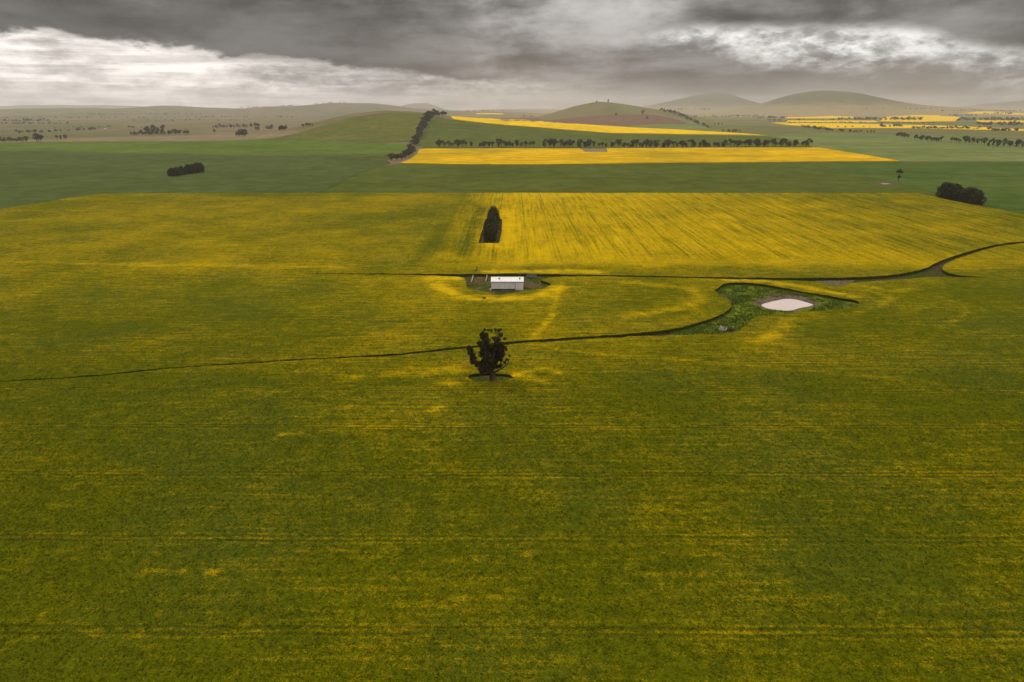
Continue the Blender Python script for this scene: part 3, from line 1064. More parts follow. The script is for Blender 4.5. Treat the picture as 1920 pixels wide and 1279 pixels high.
# ground that shows in the gaps of the crop
fine4 = lambda x, y: 4.0
flat = lambda z: (lambda x, y: np.full(np.shape(x), z))
yard = chaikin(G2([(850, 514), (900, 513), (1000, 513), (1060, 514.5), (1050, 520), (1045, 536), (1010, 546), (960, 555), (930, 557), (895, 549), (866, 545), (864, 528)], 0), 1)
sheet('yard', yard, [], fine4, flat(0.02), M['yard'], label='bare reddish yard with weeds round the shed')
drain = chaikin(G2([(-420, 739), (0, 712), (300, 688), (600, 669), (860, 649), (1000, 635), (1200, 622), (1300, 606), (1330, 612), (1290, 640), (1200, 640), (1000, 653), (860, 666), (600, 684), (300, 702), (0, 726), (-420, 752)], 0), 1)
sheet('drain', drain, [], fine4, flat(0.006), M['drain'], label='narrow unsown drain winding through the crop')
trk = chaikin(G2([(1055, 514.8), (1250, 517.5), (1400, 520), (1540, 521), (1650, 517.5), (1700, 511), (1738, 502), (1775, 483), (1890, 454), (1890, 463), (1790, 494), (1780, 512), (1850, 519), (1850, 524), (1760, 526), (1640, 532), (1570, 543), (1520, 533), (1300, 526), (1055, 523)], 0), 1)
sheet('track', trk, [], fine4, flat(0.010), M['drain'], label='unsown farm track between the two crops')
stony = chaikin(G2([(1522, 526), (1545, 524.6), (1585, 525.0), (1606, 526.5), (1590, 532), (1568, 538), (1552, 536)], 0), 1)
sheet('stubble_patch', stony, [], lambda x, y: 2.5, flat(0.05), M['stones'], label='grey patch of dry stubble beside the track')
sheet('grass_ring', [(x * 1.0, y) for x, y in tree_hole], [], lambda x, y: 1.0, lambda x, y: 0.48 + 0.16 * vnoise(x, y, 1.5, 3), M['pond_grass'], label='ring of short grass round the old gum')

# ------------------------------------------------------------------ farm dam
dam_px = [(1425, 571.5), (1440, 567.2), (1456, 563.6), (1472, 560.0), (1490, 560.8), (1504, 564.6), (1518, 568.6), (1526.5, 571.4), (1519, 574.2), (1502, 577.0), (1493, 579.6), (1484, 582.2), (1470, 582.6), (1450, 580.6), (1434, 577.0)]
WZ = 0.25
dam = chaikin(G2(dam_px, WZ), 2)
meadow_px = [(1255, 616), (1300, 606), (1338, 593), (1366, 580), (1370, 565), (1352, 556), (1336, 546), (1344, 538), (1364, 528), (1420, 529), (1500, 543), (1600, 560), (1620, 566), (1614, 578), (1580, 586), (1450, 598), (1420, 606), (1410, 622), (1370, 634), (1255, 638)]
meadow = chaikin(G2(meadow_px, 0), 1)
dam_np = dam + [dam[0]]


def dam_z(x, y):
    P = np.stack([x, y], 1)
    d = seg_dist(P, dam_np)
    ins = in_poly(P, dam)
    dd = np.where(ins, -d, d)
    z = np.interp(dd, [-8, -1.5, 0, 2.0, 5.0, 9.0, 16.0], [-0.35, -0.25, WZ, 0.75, 1.0, 0.55, 0.03])
    edge = np.clip(seg_dist(P, meadow + [meadow[0]]) / 4.0, 0, 1)
    return np.where(ins, z, 0.03 + (z - 0.03) * edge + 0.22 * edge * (vnoise(x, y, 2.2, 8)) * np.clip(dd / 6, 0, 1))


def dam_attr(x, y):
    P = np.stack([x, y], 1)
    d = seg_dist(P, dam_np)
    d = np.where(in_poly(P, dam), 0, d)
    far = np.clip((y - np.mean([q[1] for q in dam])) / 12, -1, 1)      # the bare bank is widest on the far side
    bare = np.clip(1.3 - d / (3.2 + 3.0 * np.clip(far, 0, 1) + 3 * (vnoise(x, y, 6, 3) - 0.4)), 0, 1)
    edge = seg_dist(P, meadow + [meadow[0]])
    rim = np.clip(1.6 - edge / 2.2, 0, 1) * (y > np.mean([q[1] for q in dam]) + 4)
    return {'bare': np.maximum(bare, rim * 0.8)}


def mat_dam_ground():
    m, T, b = new_mat('dam_surround')
    p = T.pos()
    bare = attr(T, 'bare')
    n1 = T.noise(p, 0.16, 5.0, 0.62, 0.8)
    f = T.noise(p, 1.1, 4.0, 0.65)
    n3 = T.noise(p, 0.05, 3.0, 0.6, 0.5)
    g = T.mix(T.ss(n1, 0.40, 0.60), (0.070, 0.105, 0.004), (0.170, 0.200, 0.006))
    g = T.mix(T.m('MULTIPLY', T.ss(n3, 0.5, 0.65), 0.7), g, (0.040, 0.072, 0.016))
    s = T.mix(T.ss(n1, 0.4, 0.6), (0.115, 0.078, 0.050), (0.175, 0.125, 0.080))
    k = T.ss(T.m('ADD', bare, T.m('MULTIPLY', T.m('SUBTRACT', n1, 0.5), 0.9)), 0.35, 0.65)
    col = T.mix(k, g, s)
    col = T.mix(T.ss(f, 0.36, 0.62), T.vmul(col, (0.5, 0.5, 0.5)), col)
    T.put(b.inputs['Base Color'], col)
    bump(T, b, f, 0.4, 0.8)
    b.inputs['Specular IOR Level'].default_value = 0.03
    return m


sheet('dam_meadow', meadow, [], lambda x, y: 1.6, dam_z, mat_dam_ground(), attr_fun=dam_attr, label='green grassy hollow round the farm dam')
sheet('dam_water', dam, [], lambda x, y: 3.0, flat(WZ), M['water'], label='pale milky water of the small farm dam')


def build_grass(name, poly, n, mat, hmin, hmax, label, avoid=None, zf=None, clump=2.0):
    ob = np.array(poly)
    lo, hi = ob.min(0), ob.max(0)
    P = rng.uniform(lo, hi, (n * 3, 2))
    ok = in_poly(P, poly)
    if avoid is not None:
        dd = seg_dist(P, avoid + [avoid[0]])
        ok &= ~in_poly(P, avoid) & (dd > 3.0 + 5 * (vnoise(P[:, 0], P[:, 1], 5, 2) - 0.3))
    ok &= vnoise(P[:, 0], P[:, 1], clump, 6) > rng.uniform(0.1, 0.7, len(P))
    P = P[ok][:n]
    n = len(P)
    z = zf(P[:, 0], P[:, 1]) if zf else np.zeros(n) + 0.02
    k = 4
    ang = rng.uniform(0, 6.28, (n, k))
    hh = rng.uniform(hmin, hmax, (n, k)) * (0.5 + vnoise(P[:, 0], P[:, 1], clump * 1.5, 12))[:, None]
    w = rng.uniform(0.06, 0.16, (n, k))
    ln = rng.uniform(0.1, 0.4, (n, k))
    bx, by = P[:, 0, None] + rng.normal(0, .15, (n, k)), P[:, 1, None] + rng.normal(0, .15, (n, k))
    bz = z[:, None] - 0.05 + np.zeros((n, k))
    ca, sa = np.cos(ang), np.sin(ang)
    A = np.stack([bx - sa * w, by + ca * w, bz], -1)
    B = np.stack([bx + sa * w, by - ca * w, bz], -1)
    Cc = np.stack([bx + ca * ln, by + sa * ln, bz + hh], -1)
    V = np.stack([A, B, Cc], 2).reshape(-1, 3)
    F = np.arange(len(V)).reshape(-1, 3)
    o = obj(name, np_mesh(name, V, F, False, {'rnd': np.repeat(rng.uniform(0, 1, n * k), 3)}), mat)
    tag(o, label=label, cat='grass', kind='stuff')


build_grass('grass', meadow, 9000, M['grass'], 0.25, 0.75, 'tufts of lush green grass round the farm dam', dam, dam_z, 3.0)
build_grass('weeds', yard, 2600, M['grass'], 0.15, 0.5, 'low green weeds growing in the shed yard', None, None, 6.0)
build_grass('drain_weeds', [q for q in ditch_hole if q[0] < 95], 5200, M['grass'], 0.25, 0.80, 'green weeds straggling along the bottom of the narrow drain', None, None, 4.0)
build_grass('track_weeds', trk, 2600, M['grass'], 0.15, 0.55, 'green weeds growing along the unsown farm track', None, None, 5.0)
build_grass('ring_grass', tree_hole, 700, M['grass'], 0.1, 0.3, 'short grass under the lone old gum', None, lambda x, y: np.full(np.shape(x), 0.55), 2.0)

# ------------------------------------------------------------------ far paddocks
hz = lambda off: (lambda x, y: height(x, y) + off)


def paddock(name, pts, mat, off, label, step=0.016, skirt=0.8, it=0, extra=None):
    poly = G2(pts, 0)
    if extra:
        poly = poly + extra
    if it:
        poly = chaikin(poly, it)
    ym = np.mean([p[1] for p in poly])
    s = lambda x, y: max(8.0, step * max(y, 400))
    sheet(name, poly, [], s, hz(off), mat, skirt=skirt, edge_step=s, label=label)


paddock('wheat_field', [(-330, 560), (-500, 470), (-500, 284), (0, 283.5), (130, 286), (260, 289.5), (400, 291), (520, 291.5), (640, 294), (726, 301), (733, 307), (708, 312), (655, 334), (596, 364), (596, 375), (180, 375)], M['wheat_grey'], 0.45, 'grey green wheat field with the dark clump of trees')
paddock('wheat_field', [(597, 376), (597, 364), (656, 334), (709, 312), (745, 308), (1000, 310.5), (1200, 308), (1500, 305.5), (1560, 316), (1660, 340), (1760, 365), (1764, 376)], M['wheat_deep'], 0.45, 'deep green wheat field behind the large canola field')
paddock('wheat_field', [(1766, 378), (1762, 365), (1661, 340), (1561, 316), (1502, 305.4), (1690, 304.2), (1920, 304.5), (2300, 306), (2500, 420), (2350, 520), (1930, 420)], M['wheat_right'], 0.45, 'dark green wheat field behind the broad dark tree clump')
paddock('green_field', [(-500, 272), (0, 268.5), (260, 265.5), (480, 261.5), (540, 262.5), (600, 264), (700, 268.5), (772, 270), (764, 284), (735, 288), (640, 288.5), (520, 289.8), (400, 290), (260, 288.6), (130, 285.2), (0, 282.6), (-500, 283.2)], M['green_strip'], 0.40, 'bright green strip field at the foot of the hill')
paddock('fallow_strip', [(520, 290.4), (640, 289.4), (735, 288.8), (752, 290), (735, 300), (726, 300), (640, 293.4)], M['wheat_deep'], 0.2, 'dull green strip below the hill', skirt=0.4)
paddock('hill_pasture', [(500, 261.5), (540, 255), (580, 243), (620, 231), (660, 220.5), (700, 214), (740, 211), (780, 212.5), (806, 216), (797, 232), (788, 248), (776, 266), (700, 267.8), (600, 263.2), (540, 261.8)], M['hill_grass'], 0.5, 'grassy rounded hill beside the tree belt', it=0)
paddock('slope_field', [(818, 219), (842, 224), (900, 231.5), (1010, 240), (1150, 251.2), (1290, 253.5), (1440, 256), (1480, 262), (1516, 272), (1524, 276.4), (1300, 276.4), (1000, 277.6), (800, 278), (782, 270), (796, 246), (808, 228)], M['slope_green'], 0.5, 'green sloping field above the long tree row')
paddock('canola_strip', [(846, 219.8), (860, 218.9), (925, 222.8), (1000, 227.2), (1085, 232.6), (1170, 238.2), (1300, 245.2), (1400, 251.0), (1438, 254.4), (1290, 252.4), (1150, 250.0), (1080, 245), (1010, 239.2), (950, 235), (900, 230.2), (850, 224)], M['can_sunlit'], 1.2, 'brilliant yellow canola strip over the brow of the slope', skirt=1.6, step=0.012)
paddock('canola_block', [(786, 281), (800, 279.6), (1000, 279.2), (1088, 279.2), (1097, 286), (1139, 286), (1137, 279), (1300, 277.9), (1535, 277.6), (1570, 283), (1625, 292), (1690, 303.4), (1500, 304.6), (1200, 307.2), (1000, 309.8), (870, 309.2), (750, 307.4), (770, 299), (782, 290)], M['can_far'], 1.3, 'bright yellow canola block in front of the long tree row', skirt=1.5, step=0.012)
paddock('fallow_patch', [(1089.5, 279.1), (1136, 279.0), (1138, 285.8), (1098, 285.8)], M['fallow'], 0.3, 'small grey bare corner notched into the canola block', skirt=0.3)
paddock('sage_field', [(1440, 257), (1480, 251), (1560, 249), (1680, 253), (1920, 262), (2500, 272), (2500, 304), (1920, 303), (1692, 302.6), (1630, 291), (1574, 282), (1537, 276.8), (1518, 271)], M['sage'], 0.35, 'pale sage green field in front of the scattered tree rows')
paddock('straw_strip', [(-500, 266.5), (0, 264.5), (180, 258), (340, 254.5), (470, 252), (560, 247), (560, 250), (500, 260.6), (260, 264.6), (0, 267.6), (-500, 271)], M['straw'], 0.35, 'pale dry grass strip behind the green field')
paddock('ploughed_field', [(960, 229), (1020, 226.5), (1090, 219.5), (1160, 215.2), (1220, 215), (1262, 222), (1290, 231), (1180, 236), (1080, 231.4)], M['plough'], 1.2, 'red brown ploughed field on the round hill', step=0.01, skirt=2)
paddock('ploughed_field', [(935, 227.5), (940, 221), (1002, 218.5), (1012, 224), (958, 229)], M['plough'], 1.2, 'small red brown ploughed field left of the round hill foot'.replace('left of', 'beside'), step=0.01, skirt=2)
paddock('far_green_field', [(1085, 233), (1180, 237), (1290, 232), (1340, 243), (1390, 249.5), (1300, 244.6), (1170, 237.6)], M['sage'], 0.9, 'pale green field behind the brow of the yellow strip', step=0.01, skirt=1)
for pts, lab in [
    ([(1446, 230.6), (1500, 230.2), (1600, 232.6), (1700, 234.4), (1800, 237.2), (1920, 243), (2050, 247), (2050, 250), (1920, 246.2), (1800, 243), (1700, 241.2), (1560, 241), (1500, 236.4)], 'broad golden canola strip in front of the far hills'),
    ([(1470, 219.6), (1560, 217.6), (1600, 219.0), (1600, 222.4), (1476, 222.6)], 'thin golden canola strip at the foot of the tall hill'),
    ([(1660, 219.4), (1710, 216.0), (1760, 216.2), (1800, 220.4), (1790, 228), (1720, 229.6), (1650, 228)], 'golden canola patch on the low spur of the tall hill'),
    ([(1475, 226.2), (1640, 226.6), (1650, 229.8), (1560, 230.4), (1475, 229.4)], 'narrow golden canola strip between two far tree lines'),
    ([(1800, 212.8), (1830, 209.6), (1870, 210.0), (1940, 213.4), (1940, 216.8), (1870, 214.6)], 'golden canola strip high on the far spur'),
    ([(1830, 225.4), (1940, 226.6), (1940, 231.6), (1840, 229.4)], 'golden canola patch among the farthest trees'),
    ([(893, 212.6), (944, 213.2), (944, 215.0), (893, 214.4)], 'tiny yellow canola field far behind the tree belt'),
]:
    paddock('far_canola_field', pts, M['can_sunlit'], 1.6, lab, step=0.010, skirt=2.2)

# ------------------------------------------------------------------ trees
def leaf_cloud(centers, radii, n, size, squash=0.8, shell=0.55):
    """n leaf sprays spread through ellipsoid clumps -> verts, faces, rnd"""
    centers = np.array(centers, float)
    radii = np.array(radii, float)
    w = radii ** 2
    idx = rng.choice(len(centers), n, p=w / w.sum())
    d = rng.normal(0, 1, (n, 3))
    d /= np.linalg.norm(d, axis=1)[:, None]
    r = radii[idx] * (shell + (1 - shell) * rng.uniform(0, 1, n)) * rng.uniform(0.75, 1.12, n)
    C = centers[idx] + d * r[:, None] * np.array([1, 1, squash])
    a = rng.normal(0, 1, (n, 3))
    a /= np.linalg.norm(a, axis=1)[:, None]
    b = np.cross(a, rng.normal(0, 1, (n, 3)))
    b /= np.linalg.norm(b, axis=1)[:, None]
    s = size * rng.uniform(0.5, 1.3, n)[:, None]
    V = np.stack([C - a * s * .5 - b * s * .32, C + a * s * .5 - b * s * .2, C + a * s * .55 + b * s * .35, C - a * s * .4 + b * s * .3], 1).reshape(-1, 3)
    F = np.arange(4 * n).reshape(-1, 4)
    return V, F, np.repeat(rng.uniform(0, 1, n), 4)


def crown_mesh(name, centers, radii, n, size, squash=0.8, shell=0.55):
    V, F, r = leaf_cloud(centers, radii, n, size, squash, shell)
    return np_mesh(name, V, F, False, {'rnd': r})


def limbs_mesh(name, parts):
    v, f = join_parts(parts)
    return py_mesh(name, v, f, True)


def proto_gum(h, spread, kind, n=520):
    """far gum: forked trunk, crown in uneven clumps; returns (trunk mesh, crown mesh)"""
    base = h * (0.30 if kind == 'open' else 0.16)
    parts = [tube([(0, 0, -0.3), (0.1, 0, base * 0.6), (0.05, 0.1, base)], [h * .030, h * .022, h * .019], 6)]
    cen, rad = [], []
    m = {'open': 7, 'round': 9, 'tall': 8, 'bush': 7}[kind]
    for i in range(m):
        a = 2.4 * i + random.uniform(-.4, .4)
        rr = spread * (0.28 + 0.62 * random.random()) * (0.55 if kind == 'tall' else 1)
        zt = {'open': random.uniform(.58, .88), 'round': random.uniform(.34, .82), 'tall': .25 + .65 * i / m, 'bush': random.uniform(.25, .72)}[kind] * h
        if i == 0:
            rr, zt = spread * .1, h * .86
        c = (rr * math.cos(a), rr * math.sin(a), zt)
        cen.append(c)
        rad.append(h * (0.13 if kind == 'open' else 0.17) * random.uniform(.8, 1.25))
        parts.append(tube([(0.05, 0.1, base * .95), (c[0] * .45, c[1] * .45, base + (zt - base) * .55), c], [h * .016, h * .010, h * .004], 5))
    return limbs_mesh('gum_trunk', parts), crown_mesh('gum_crown', cen, rad, n, h * 0.075, 0.72)


GUMS = [proto_gum(14, 5.2, 'open'), proto_gum(14, 4.6, 'round'), proto_gum(14, 4.4, 'open', 420), proto_gum(14, 4.0, 'tall'), proto_gum(14, 5.0, 'bush'), proto_gum(14, 5.6, 'round', 640), proto_gum(14, 4.2, 'open', 360)]


def proto_cypress(h, r, n):
    cen, rad = [], []
    for i in range(18):
        t = (i + .5) / 18
        z = h * (0.06 + 0.86 * t)
        prof = r * (0.80 + 0.38 * t if t < .4 else 0.95 * max(0.2, 1 - ((t - .4) / .68) ** 2.8))
        a = 2.4 * i
        q = max(0.0, prof - r * .36)
        cen.append((q * math.cos(a), q * math.sin(a), z))
        rad.append(r * random.uniform(.40, .56))
    tr = limbs_mesh('cypress_trunk', [tube([(0, 0, -0.3), (0, 0, h * .35), (0.1, 0, h * .8)], [.38, .28, .08], 7)])
    return tr, crown_mesh('cypress_crown', cen, rad, n, 0.58, 0.85, 0.72)


CYPS = [proto_cypress(10, 5.0, 3600), proto_cypress(10, 5.3, 3600), proto_cypress(10, 4.7, 3400)]


def plant(name, proto, loc, h, h0, wide=1.0, leaf=None, label=None, group=None, cat='tree', rz=None, bark='bark'):
    o = empty(name, loc, random.uniform(0, 6.28) if rz is None else rz)
    s = h / h0
    o.scale = (s * wide, s * wide * random.uniform(.9, 1.1), s)
    obj('trunk', proto[0], M[bark], o)
    obj('crown', proto[1], M[leaf], o)
    return tag(o, label, cat, group)


# cypress hedge running away from the camera, standing in the canola
for i in range(10):
    lab = {0: 'dark cypress at the hedge end facing the shed', 9: 'dark cypress at the hedge end facing the wheat field'}.get(i, 'dark cypress inside the short hedge standing in the canola')
    plant('cypress_tree', CYPS[i % 3], (hg0[0] + random.uniform(-.5, .5) + 0.08 * i, hg0[1] + 1.0 + i * 8.9, 0), random.uniform(9.6, 12.2) * (0.95 if i == 9 else 1), 10, 0.82, 'leaf_cyp', lab, 'cypress hedge in the canola')
# broad dark clump at the canola corner
for i, (px, py, h, w) in enumerate([(1770, 371, 13.5, 1.0), (1783, 375.5, 14.0, .92), (1799, 379, 12.5, 1.0), (1814, 382, 13.6, .92), (1830, 386, 12.4, .9), (1792, 373, 13, .95), (1822, 380, 12, .95)]):
    p = hit(px, py)
    plant('cypress_tree', CYPS[i % 3], tuple(p), h, 10, w * 1.08, 'leaf_cyp', {0: 'dark dense cypress at the waterhole end of the canola corner clump', 4: 'dark dense cypress at the canola tip of the corner clump'}.get(i, 'dark dense cypress inside the broad clump at the canola field corner'), 'cypress clump at the canola corner')
# pair of dark clumps in the grey green wheat
for i, (px, py, h, w) in enumerate([(323, 331, 10.5, .9), (332, 330.5, 10.5, .9), (341, 328.5, 11.5, .85)]):
    plant('cypress_tree', CYPS[i % 3], tuple(hit(px, py)), h * .95, 10, w * 1.25, 'leaf_cyp', 'dark cypress in the lower half of the clump in the wheat', 'lower half of the wheat field clump')
for i, (px, py, h, w) in enumerate([(354, 327, 12, .85), (362, 325.5, 12.5, .9), (370, 324.5, 13.0, .85), (377, 323, 12, .75)]):
    plant('cypress_tree', CYPS[(i + 1) % 3], tuple(hit(px, py)), h * .95, 10, w * 1.2, 'leaf_cyp', 'dark cypress in the taller half of the clump in the wheat', 'taller half of the wheat field clump')

n_ind = 0


def row(line, n, hpx, label, group, kinds=(0, 1, 2, 3, 5, 6), jx=2.0, jy=0.6, gaps=(), leaf='leaf_gum', wide=1.0, var=0.25, jh=0):
    """gum trees along a line of picture points, each standing on the terrain"""
    global n_ind
    xs = np.array([p[0] for p in line], float)
    cum = np.concatenate([[0], np.cumsum(np.hypot(np.diff(xs), np.diff([p[1] for p in line]) * 3))])
    for i in range(n):
        s = (i + .5) / n * cum[-1]
        px = np.interp(s, cum, xs) + random.uniform(-jx, jx)
        py = np.interp(s, cum, [p[1] for p in line]) + random.uniform(-jy, jy)
        if any(a < px < b for a, b in gaps):
            continue
        p = hit(px, py)
        h = hpx * px_size(p) * random.uniform(1 - var, 1 + var)
        plant('gum_tree', GUMS[random.choice(kinds)], tuple(p), h, 14, wide, leaf, label, group)
        n_ind += 1


row([(805, 276.5), (900, 276.2), (1000, 276), (1100, 277.6), (1230, 278.6), (1300, 278), (1400, 276.4), (1516, 276.2)], 122, 12.6,
    'gum tree in the long row along the top of the yellow block', 'long tree row above the yellow block',
    gaps=[(808, 812), (826, 816), (852, 856), (868, 873), (890, 894), (931, 934), (996, 999), (1006, 1018), (1118, 1122), (1289, 1295), (1410, 1413)], jx=5.0, jy=0.5, wide=1.35, var=0.36)
row([(733, 303), (742, 301), (751, 300), (760, 297.5), (769, 292), (774, 287)], 11, 12.5, 'gum tree at the thick foot of the belt up the hill', 'foot of the hill tree belt', (1, 4, 5), 2, 1, wide=1.4)
row([(768, 283), (778, 272), (786, 256), (794, 240), (800, 230), (806, 221), (812, 216)], 36, 11.0, 'gum tree in the belt climbing the hill', 'tree belt climbing the hill', (1, 4, 5, 0), 4.5, 1.5, wide=1.55)
row([(810, 219), (818, 218.5), (828, 217.6), (838, 217.0)], 9, 8.5, 'gum tree at the hilltop end of the tree belt', 'hilltop end of the tree belt', (1, 5), 1.5, .5)
row([(0, 266.5), (54, 266.2)], 12, 9, 'gum tree in the dense row behind the green field', 'dense row behind the green field', (1, 4, 5), 1, .4)
row([(66, 266), (80, 266)], 3, 15, 'tall bushy gum in the knot beside the dense row', 'knot of tall gums', (1, 5), 1, .3)
row([(104, 263.5), (126, 262)], 3, 10, 'small gum in the loose trio on dry grass', 'loose trio on dry grass', (0, 1, 3), 1, .4)
row([(245, 254.5), (300, 253), (355, 252)], 26, 8.5, 'gum in the long low grove on the dry plain', 'long low grove', (1, 4, 5), 2, .8)
row([(270, 251), (312, 250)], 5, 14, 'taller gum rising out of the long low grove', 'tall gums of the low grove', (0, 3, 1), 5, .5)
row([(402, 251.5), (402.5, 251.5)], 1, 9, 'lone small gum standing apart on the dry plain', None, (0,), 0, 0)
row([(443, 257), (462, 256.5)], 5, 12.5, 'dark gum in the twin headed knot near the green field', 'twin headed knot', (1, 5, 3), 1, .4)
row([(396, 240.5), (440, 239.5), (490, 238.5)], 20, 7, 'distant gum in the grove behind the small green paddock', 'grove behind the small paddock', (1, 4, 5), 2, .6)
row([(478, 245), (487, 245)], 2, 9, 'gum of the close pair near the hill foot', 'close pair near the hill foot', (1, 5), .5, .3)
row([(498, 243), (512, 243)], 4, 8, 'gum in the small bunch near the hill foot', 'bunch near the hill foot', (1, 4), 1, .3)
row([(523, 247.5), (538, 244)], 4, 9.5, 'gum in the leaning bunch beside the hill', 'leaning bunch beside the hill', (1, 5), .6, .3)
row([(565, 240), (588, 238)], 6, 8, 'gum on the shoulder of the grassy hill', 'gums on the hill shoulder', (0, 2, 6), 1.5, .8)
row([(1680, 257), (1704, 259.5)], 6, 8.5, 'gum in the outlying bunch of the field edge row', 'outlying bunch of the field edge row', (1, 5), 1, .3)
row([(1712, 262.5), (1740, 265), (1768, 267)], 11, 9.5, 'gum in the middle stretch of the field edge row', 'middle of the field edge row', (0, 1, 5, 6), 1.5, .4)
row([(1780, 268), (1800, 269.5)], 4, 10, 'gum between two gaps of the field edge row', 'gums between gaps', (0, 2), 1, .3)
row([(1806, 269), (1860, 272), (1930, 276)], 17, 12, 'gum in the thick end of the field edge row', 'thick end of the field edge row', (0, 1, 5), 2, .8)
row([(1845, 276), (1930, 281)], 8, 11, 'gum standing in front of the thick field edge row', 'gums in front of the thick row', (1, 0, 2), 2, .8)
row([(1118, 192.6), (1119, 192.6)], 1, 4, 'tiny tree on the crest of the round hill', None, (1,), 0, 0, leaf='leaf_far')
row([(1140, 193.6), (1140.5, 193.6)], 1, 7, 'lone tree on the crest of the round hill', None, (3,), 0, 0, leaf='leaf_far')
row([(1205, 215.5), (1205.5, 215.5)], 1, 9, 'round tree at the upper edge of the ploughed field', None, (1,), 0, 0, leaf='leaf_far')
row([(1155, 218.6), (1155.5, 218.6)], 1, 8, 'pale round tree over the middle of the ploughed field', None, (5,), 0, 0, leaf='leaf_far')
row([(1213, 224), (1213.5, 224)], 1, 7, 'low tree inside the ploughed field', None, (4,), 0, 0, leaf='leaf_far')
row([(1338, 235), (1356, 234)], 3, 4.5, 'small paddock tree on the pale slope behind the yellow strip', 'trees on the pale slope', (1,), 2, .6, leaf='leaf_far')
row([(1622, 250.5), (1642, 251)], 3, 5.5, 'flat topped gum at the end of the distant row', 'flat topped gums', (0, 2), 1, .3, leaf='leaf_far')

# the rest of the far timber reads as one mass
def far_timber():
    spans = [(1475, 1600, 231.6, 44, 3.6), (1440, 1476, 227.4, 14, 4), (1480, 1565, 226, 13, 4.2), (1570, 1652, 225.6, 30, 6), (1655, 1732, 226, 26, 7.2), (1600, 1752, 231.6, 48, 3.2), (1500, 1640, 239.2, 11, 4),
             (1650, 1694, 238.6, 13, 7), (1710, 1818, 242.2, 44, 6), (1824, 1836, 242.4, 4, 5), (1855, 1912, 246.4, 26, 6), (1790, 1930, 226.8, 40, 7), (1830, 1930, 235.6, 34, 8), (1846, 1860, 243, 4, 6),
             (1420, 1480, 222, 30, 4), (1300, 1440, 219.5, 30, 4), (1270, 1330, 206.6, 22, 3.4), (1780, 1830, 218, 20, 4), (1830, 1900, 214.5, 16, 4), (1590, 1760, 205.4, 12, 3), (1760, 1920, 209, 26, 3),
             (0, 130, 233, 26, 4.0), (0, 90, 228, 24, 6), (220, 460, 226.5, 22, 3), (160, 380, 215.4, 34, 3), (330, 560, 220.4, 38, 3.2), (100, 300, 240, 14, 4.2), (960, 1000, 219.4, 4, 4), (870, 950, 209.6, 18, 3), (0, 330, 222, 40, 3)]
    lines = [(x0, y0, x1, y0, n, hp) for x0, x1, y0, n, hp in spans]
    lines += [(24, 250, 75, 249, 9, 6.5), (75, 249, 130, 247.5, 9, 6.5), (143, 246, 180, 244.5, 7, 6.5), (1240, 209, 1262, 213.5, 12, 7), (1262, 213.5, 1284, 222, 12, 7), (1284, 222, 1305, 232, 12, 7),
              (1305, 232, 1336, 243.5, 12, 7), (1352, 247.6, 1388, 248, 12, 5.5), (1494, 238.5, 1560, 246.5, 24, 6), (1568, 247, 1618, 249, 15, 5.5)]
    Vs, Rs = [], []
    for x0, y0, x1, y1, n, hp in lines:
        for i in range(n):
            k = (i + random.random()) / n if n > 40 else random.random()
            px = x0 + (x1 - x0) * k
            p = hit(px, y0 + (y1 - y0) * k + random.uniform(-.5, .5))
            h = hp * px_size(p) * random.uniform(.65, 1.25)
            m = 4
            cen = [(p[0] + random.gauss(0, h * .22), p[1] + random.gauss(0, h * .2), p[2] + h * random.uniform(.3, .75)) for _ in range(m)]
            V, F, r = leaf_cloud(cen, [h * .30] * m, 70, h * .17, 0.8, .4)
            Vs.append(V)
            Rs.append(r)
    # trees on the skyline of the long range
    for i in range(34):
        px = random.choice([random.uniform(450, 500), random.uniform(500, 690), random.uniform(530, 560), random.uniform(590, 650)])
        d = px_dir(px, 199)
        x = d[0] / d[1] * 9600
        z = float(height(x, 9560))
        h = random.uniform(15, 28)
        V, F, r = leaf_cloud([(x + random.gauss(0, 3), 9560 + random.gauss(0, 20), z + h * .55) for _ in range(3)], [h * .33] * 3, 40, h * .2, .8, .4)
        Vs.append(V)
        Rs.append(r)
    for px in (1688, 1700, 1642, 1640, 1760, 1730):
        d = px_dir(px, 199)
        x = d[0] / d[1] * 9500
        z = float(height(x, 9480))
        h = random.uniform(18, 32)
        V, F, r = leaf_cloud([(x + random.gauss(0, 4), 9480, z + h * .55) for _ in range(3)], [h * .33] * 3, 40, h * .2, .8, .4)
        Vs.append(V)
        Rs.append(r)
    V = np.concatenate(Vs)
    o = obj('distant_trees', np_mesh('distant_trees', V, np.arange(len(V)).reshape(-1, 4), False, {'rnd': np.concatenate(Rs)}), M['leaf_far'])
    tag(o, label='hazy far timber scattered over the plains before the hills', cat='woodland', kind='stuff')


far_timber()

# lone tree by the small dam in the right wheat
p = hit(1684, 341)
h = 23 * px_size(p)
o = empty('gum_tree', tuple(p))
tr = limbs_mesh('trunk', [tube([(0, 0, -.3), (.1, 0, h * .3), (-.1, 0, h * .55), (.2, 0, h * .75)], [.42, .32, .25, .12], 7), tube([(0, 0, h * .5), (h * .12, .3, h * .75)], [.16, .06], 5), tube([(0, 0, h * .5), (-h * .13, .2, h * .78)], [.16, .06], 5)])
obj('trunk', tr, M['bark'], o)
obj('crown', crown_mesh('crown', [(0, 0, h * .80), (h * .15, 0, h * .78), (-h * .15, .3, h * .82), (0, .5, h * .93), (.2, 0, h * .42), (-.6, 0, h * .34), (.7, .3, h * .36)], [h * .14, h * .13, h * .13, h * .10, h * .11, h * .09, h * .09], 900, .7), M['leaf_gum'], o)
tag(o, 'lone gum with a round top beside the tiny dam in wheat', 'tree')
